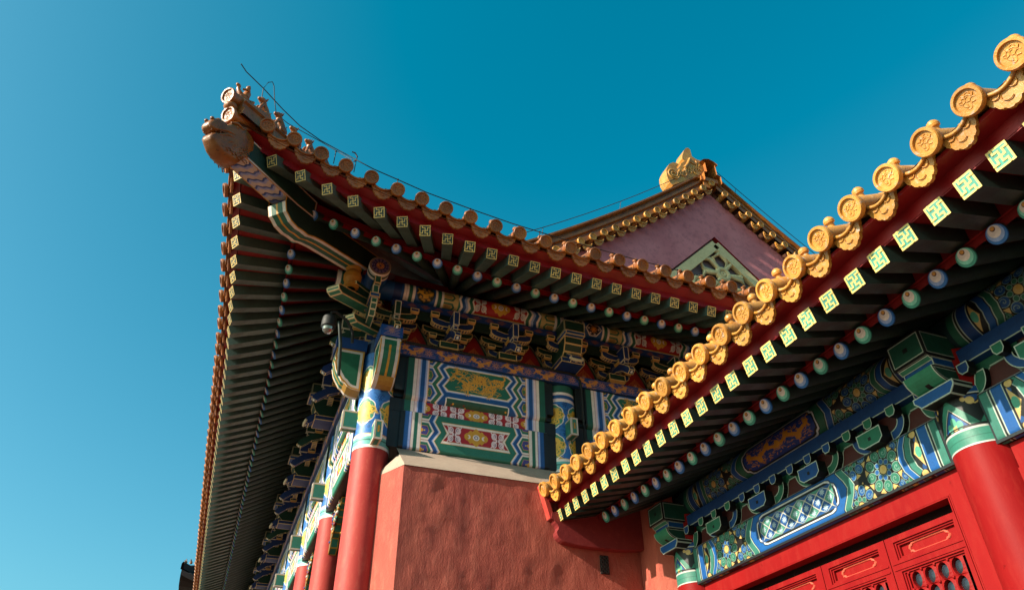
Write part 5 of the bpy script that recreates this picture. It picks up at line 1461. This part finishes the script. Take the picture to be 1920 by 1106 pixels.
def gate_head():
    out = []
    mb = MB(); mb.pbox((4.03, -.142, 2.517), (4.42, .142, 2.708), (30, 92, 74), BLACK, .014, line=LITE, lw=.006)
    mb.poly([(4.0285, -.02, 2.598), (4.0285, .02, 2.598), (4.0285, .02, 2.63), (4.0285, -.02, 2.63)], BLACK); out.append(('beam_head', mb))
    mb = MB(); mb.bordered([(4.055, .13, 2.513), (4.055, -.13, 2.513), (4.085, -.13, 2.485), (4.085, .13, 2.485)], (60, 146, 118), LITE, .006)
    mb.pbox((4.088, -.125, 2.452), (4.40, .125, 2.513), (20, 92, 168), LITE, .007); out.append(('cushion', mb))
    mb = MB(); n = 8
    pr = [(4.06 + .0 + .17 * (1 - math.cos(math.pi / 2 * i / n)), 2.445 - .115 * math.sin(math.pi / 2 * i / n)) for i in range(n + 1)] + [(4.38, 2.33), (4.38, 2.445)]
    for i in range(n):
        a, b = pr[i], pr[i + 1]
        for y0, y1, col in ((-.125, -.116, LITE), (-.116, -.018, (60, 160, 124)), (-.018, .018, (60, 160, 124) if i < 4 else BLACK), (.018, .116, (60, 160, 124)), (.116, .125, LITE)):
            mb.poly([(a[0], y0, a[1]), (a[0], y1, a[1]), (b[0], y1, b[1]), (b[0], y0, b[1])], col)
    for y, rev in ((-.125, 1), (.125, 0)):
        P = [(p, y, q) for p, q in pr]; mb.bordered(P[::-1] if rev else P, (30, 84, 68), BLACK, .010, LITE, .006)
    mb.poly([(4.06, -.125, 2.445), (4.38, -.125, 2.445), (4.38, .125, 2.445), (4.06, .125, 2.445)], BLACK); out.append(('curved_arm', mb))
    mb = MB(); pr = [(-.165, 2.335), (-.165, 2.30), (-.12, 2.25), (.12, 2.25), (.165, 2.30), (.165, 2.335)][::-1]
    mb.prism(pr, 4.14, 4.42, lambda p, q, a: (a, p, q), (20, 92, 168), BLACK, LITE, .008, True, True, LITE); out.append(('seat_block', mb))
    for q in (-.19, .19):
        mb = MB(); pr = [(q - .042, 2.455), (q - .042, 2.405), (q - .022, 2.378), (q + .022, 2.378), (q + .042, 2.405), (q + .042, 2.455)][::-1]
        mb.prism(pr, 4.25, 4.32, lambda p, q2, a: (a, p, q2), (24, 72, 140), BLACK, LITE, .007, True, True, BLACK); out.append(('small_block', mb))
    for sx in (-1, 1):
        mb = MB(); o_ = [(sx * (.17 + .10 * math.sin(math.pi / 2 * i / 8)), 2.245 + .135 * (1 - math.cos(math.pi / 2 * i / 8))) for i in range(9)]
        P = o_ + [(sx * .27, 2.39), (sx * .20, 2.39), (sx * .17, 2.32)]
        mb.prism(P if sx < 0 else P[::-1], 4.325, 4.37, lambda p, q2, a: (a, p, q2), (44, 118, 92), BLACK, LITE, .0075, True, True, BLACK); out.append(('arm', mb))
    return [(n, m.mesh(n, M_GLOSS)) for n, m in out]
head = gate_head()

# doors
def leaf():
    out = []; W = .68
    mb = MB(); c = (200, 46, 42); x0 = 4.43
    for a, b in ((.004, .075), (W - .075, W - .004)): mb.box((x0, a, -1.5), (x0 + .06, b, 1.675), c)
    for z0, z1 in ((1.635, 1.675), (1.435, 1.512), (-.2, -.12), (-1.5, -1.4)):
        mb.box((x0, .075, z0), (x0 + .06, W - .075, z1), c)
    # stepped mouldings round the openings
    for zt, zbm in ((1.635, 1.512), (1.435, -.12)):
        for k, (d, dx) in enumerate(((.0, .012), (.012, .024))):
            a, b = .075 + d, W - .075 - d
            mb.box((x0 + dx, a, zt - d - .012), (x0 + .055, b, zt - d), c); mb.box((x0 + dx, a, zbm + d), (x0 + .055, b, zbm + d + .012), c)
            mb.box((x0 + dx, a, zbm + d + .012), (x0 + .055, a + .012, zt - d - .012), c); mb.box((x0 + dx, b - .012, zbm + d + .012), (x0 + .055, b, zt - d - .012), c)
    mb.box((x0 - .006, .02, 1.448), (x0 + .002, W - .02, 1.458), c); mb.box((x0 - .006, .02, 1.488), (x0 + .002, W - .02, 1.498), c)
    out.append(('leaf_frame', mb.mesh('leaf_frame', M_LACQ)))
    mb = MB(); mb.box((x0 + .045, .09, 1.50), (x0 + .06, W - .09, 1.65), c); out.append(('leaf_panel', mb.mesh('leaf_panel', M_LACQ)))
    mb = MB(); mb.box((x0 + .045, .09, -1.42), (x0 + .06, W - .09, -.12), c); out.append(('leaf_panel', mb.mesh('leaf_panel', M_LACQ)))
    mb = MB(); zc, yc = 1.572, W / 2
    P = [(.175, .0), (.165, .018), (.150, .020), (.140, .034), (.10, .036), (0, .036)]
    P = P + [(-a, b) for a, b in P[::-1][1:]]; P = P + [(a, -b) for a, b in P[::-1][1:-1]]
    mb.tube([(x0 + .045, yc + a, zc + b) for a, b in P + P[:2]], .0105, (222, 92, 66), 8, False); out.append(('raised_moulding', mb.mesh('raised_moulding', M_PLAIN)))  # lighter orange than the leaf: sunlight put into the moulding's colour
    mb = MB(); p = .112; n = 16
    for i in range(4):
        for j in range(13):
            yc, zc = W / 2 + (i - 1.5) * p, 1.36 - j * p
            E = [(yc + .040 * math.cos(2 * math.pi * k / n), zc + .0535 * math.sin(2 * math.pi * k / n)) for k in range(n)]
            S = []
            for k in range(n):
                a = 2 * math.pi * k / n; ca, sa = math.cos(a), math.sin(a); m = max(abs(ca), abs(sa)); S.append((yc + p / 2 * ca / m, zc + p / 2 * sa / m))
            for k in range(n):
                q = (k + 1) % n
                mb.poly([(x0 + .02, *S[k]), (x0 + .02, *S[q]), (x0 + .012, *E[q]), (x0 + .012, *E[k])], (196, 50, 44)); mb.poly([(x0 + .012, *E[k]), (x0 + .012, *E[q]), (x0 + .05, *E[q]), (x0 + .05, *E[k])], (150, 34, 34))
            mb.blob((x0 + .012, yc + p / 2, zc + p / 2), (.008, .011, .011), (226, 170, 80), 8, 5)
    out.append(('lattice', mb.mesh('lattice', M_LACQ)))
    mb = MB()
    for i in range(4):
        for j in range(13):
            yc, zc = W / 2 + (i - 1.5) * p, 1.36 - j * p
            mb.blob((x0 + .052, yc, zc), (.020, .047, .054), (20, 26, 34), 12, 8)
    out.append(('pane', mb.mesh('pane', M_DARKGLOSS)))
    return out
leaf_parts = leaf()
mb = MB(); c = (200, 50, 44)
mb.box((4.36, -1.50, 1.742), (4.46, 1.50, 1.894), c); mb.box((4.36, -1.52, -1.6), (4.46, -1.365, 1.742), c); mb.box((4.36, 1.365, -1.6), (4.46, 1.52, 1.742), c)
for d, x in ((0, 4.352), (.012, 4.357)):
    mb.box((x, -1.365 - d - .008, 1.742 + d), (4.36, 1.365 + d + .008, 1.750 + d), c); mb.box((x, -1.373 - d, -1.5), (4.36, -1.365 - d, 1.742 + d), c); mb.box((x, 1.365 + d, -1.5), (4.36, 1.373 + d, 1.742 + d), c)
frame_me = mb.mesh('door_frame', M_LACQ)
for b, yc in enumerate((4.70, 1.30, -2.10)):
    o = link('painted_lintel', lint_me, P_, (0, yc, 0)); sub('lintel_core', lcore, o)
    o = link('painted_purlin', pur_me, P_, (0, yc, 0)); sub('purlin_core', pcore, o)
    link('blue_tie_beam', band_me, P_, (0, yc, 0)); link('arch_board', board_me, P_, (0, yc, 0)); link('door_frame', frame_me, P_, (0, yc, 0))
    for k in range(1, 5):
        e = link('bracket_unit', None, P_, (0, yc - 1.7 + .68 * k, 0))
        for n_, me in (unit_g if k in (1, 4) else unit_b): sub(n_, me, e)
    for k in range(4):
        e = link('door_leaf', None, P_, (0, yc - 1.36 + .68 * k, 0))
        for n_, me in leaf_parts: sub(n_, me, e)
for y in COLY[:3]:
    e = link('column_bracket', None, P_, (0, y, 0))
    for n_, me in head: sub(n_, me, e)
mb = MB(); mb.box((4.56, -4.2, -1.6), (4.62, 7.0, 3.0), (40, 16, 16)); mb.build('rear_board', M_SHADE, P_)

# ================================================================== DISTANT PAVILION
far = thing('distant_hall', 'distant dark roof corner with small ridge figures, beyond the far end of the long eave', 'hall', (-2.6, 62, 0))
P_ = far
X0, Y0, Z0 = -3.15, 60.0, 15.05
mb = MB()
hip = [(X0, Y0, Z0 + .55), (X0 + .5, Y0 + .5, Z0 + .45), (X0 + 1.5, Y0 + 1.5, Z0 + .85), (X0 + 6, Y0 + 6, Z0 + 3.4)]
fr = [(X0, Y0, Z0 + .5), (X0 + .5, Y0 - .0, Z0 + .28), (X0 + 1.5, Y0, Z0 + .05), (X0 + 14, Y0, Z0)]
lf = [(X0, Y0, Z0 + .5), (X0, Y0 + .5, Z0 + .28), (X0, Y0 + 1.5, Z0 + .05), (X0, Y0 + 14, Z0)]
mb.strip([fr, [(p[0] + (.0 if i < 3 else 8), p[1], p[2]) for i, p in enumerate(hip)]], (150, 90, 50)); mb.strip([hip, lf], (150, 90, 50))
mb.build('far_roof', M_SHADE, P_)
mb = MB(); dn = lambda L, d: [(p[0] + .0, p[1], p[2] - d) for p in L]
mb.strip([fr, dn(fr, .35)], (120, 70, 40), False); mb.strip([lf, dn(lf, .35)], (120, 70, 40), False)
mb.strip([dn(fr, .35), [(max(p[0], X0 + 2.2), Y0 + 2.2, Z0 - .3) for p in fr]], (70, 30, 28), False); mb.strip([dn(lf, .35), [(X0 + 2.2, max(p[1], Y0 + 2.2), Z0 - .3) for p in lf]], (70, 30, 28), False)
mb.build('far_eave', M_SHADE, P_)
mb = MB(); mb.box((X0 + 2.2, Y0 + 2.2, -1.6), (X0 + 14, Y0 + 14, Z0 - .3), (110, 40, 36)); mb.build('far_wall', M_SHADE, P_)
mb = MB()
for w0, w1, h in ((-.15, .15, .5),): 
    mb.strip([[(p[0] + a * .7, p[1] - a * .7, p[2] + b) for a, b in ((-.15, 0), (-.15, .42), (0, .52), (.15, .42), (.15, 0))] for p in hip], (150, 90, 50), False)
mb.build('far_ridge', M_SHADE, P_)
for k in range(5):
    q = .16 + k * .32; ob = link('ridge_figure', fig[1 if k else 0], P_, (X0 + q, Y0 + q, Z0 + 1.0 + .1 * k), -math.pi / 4); ob.scale = (1.25,) * 3

# ================================================================== FITTINGS
def on_diag(u, v):
    d = ray(u, v); t = (XC - YC) / (d[0] - d[1]); return d * t
camr = thing('security_camera', 'dark dome security camera on a curved arm under the corner eave', 'security camera', (.5, 7.0, 0))
P_ = camr
mb = MB(); cx, cy, cz = .50, 7.0, 4.55
mb.lathe([(.002, .115), (.05, .11), (.075, .08), (.082, .03), (.082, -.04), (.07, -.055)], lambda x, y, h: (cx + x, cy + y, cz + h), (16, 18, 18), 24); mb.build('camera_housing', M_PLAIN, P_)
mb = MB(); mb.lathe([(.066, -.05), (.066, -.06), (.058, -.09), (.036, -.113), (.002, -.122)], lambda x, y, h: (cx + x, cy + y, cz + h), (90, 80, 80), 24); mb.build('glass_dome', M_GLASS, P_)
mb = MB(); mb.tube([(cx, cy, cz + .10), (cx + .01, cy, cz + .16), (cx + .06, cy + .02, cz + .19), (cx + .20, cy + .06, cz + .13), (cx + .28, cy + .10, cz + .02), (cx + .30, cy + .14, cz - .10)], .017, (16, 20, 18), 10)
mb.tube([(cx + .12, cy + .1, cz + .12), (cx + .17, cy + .12, cz - .15), (cx + .22, cy + .3, cz - .46)], .02, (24, 48, 38), 10); mb.build('camera_arm', M_PLAIN, P_)

wire = thing('lightning_wire', 'thin dark lightning wire strung on clips above the corner eave tiles', 'cable', (.3, 5.8, 0)); P_ = wire
wp_ = [on_diag(452, 120), on_diag(462, 135), on_diag(494, 166), on_diag(530, 205), on_diag(562, 236), on_diag(600, 263)]
rp = [onY(u, v, 5.72) for u, v in ((668, 300), (700, 317), (746, 337), (800, 361), (880, 391), (960, 419), (1028, 440), (1100, 461), (1190, 486), (1280, 509), (1380, 534), (1440, 549))]
mb = MB(); mb.tube(wp_ + rp, .0062, (14, 14, 16), 5); mb.build('wire_run', M_WIRE, P_)
mb = MB()
mb.tube([on_diag(494, 166), on_diag(503, 155), on_diag(511, 154), on_diag(514, 162), on_diag(515, 190), on_diag(518, 214), on_diag(540, 232), on_diag(600, 265), onY(660, 300, 5.74)], .005, (60, 60, 64), 5)
for u, v, u2, v2 in ((494, 166, 487, 205),): mb.tube([on_diag(u, v), on_diag(u2, v2)], .005, (30, 30, 32), 5)
for k, (u, v) in enumerate(((630, 284), (668, 300), (746, 337), (882, 392), (1012, 435), (1115, 465), (1203, 489), (1270, 506), (1340, 524))):
    p = onY(u, v, 5.73); mb.tube([p, (p[0], p[1] + .05, p[2] - .14)], .005, (30, 30, 32), 5); mb.blob(p, (.012, .012, .012), (20, 20, 20), 6, 4)
hk = [onY(u, v, 5.73) for u, v in ((660, 285), (666, 287), (670, 294), (668, 301), (663, 303))]; mb.tube(hk, .008, (90, 40, 30), 6)
mb.build('wire_clip', M_PLAIN, P_)
gwire = thing('ridge_wire', 'thin dark wire on short posts along the two raking ridges of the plum gable', 'cable', (7.6, 8.3, 0)); P_ = gwire
mb = MB()
for sg in (-1, 1):
    pts = [(XR - sg * (.2 + i * .4), YG - .16, rake(XR - sg * (.2 + i * .4)) + .06 + .55) for i in range(13)]
    mb.tube(pts, .007, (14, 14, 16), 5)
    for p in pts[1::4]: mb.tube([p, (p[0], p[1] + .1, p[2] - .2)], .005, (14, 14, 16), 5)
mb.build('wire_run', M_WIRE, P_)
cond = bpy.data.objects.new('conduit', None); bpy.data.objects.remove(cond)
mb = MB()
cp = [(1.45, 7.345, 4.725), (2.4, 7.345, 4.725), (3.3, 7.345, 4.725), (3.60, 7.345, 4.722), (3.70, 7.345, 4.70), (3.752, 7.345, 4.64), (3.765, 7.345, 4.5), (3.765, 7.35, 3.45)]
mb.tube(cp, .016, (22, 24, 24), 8); o = mb.build('conduit', M_PLAIN, None)
o['label'] = 'black conduit running along the top of the dragon frieze and down beside the second column'; o['category'] = 'cable'

# ground
mb = MB(); mb.poly([(-600, -600, -1.6), (600, -600, -1.6), (600, 600, -1.6), (-600, 600, -1.6)], (150, 140, 126)); o = mb.build('courtyard_paving', M_PAVE, None); o['kind'] = 'structure'
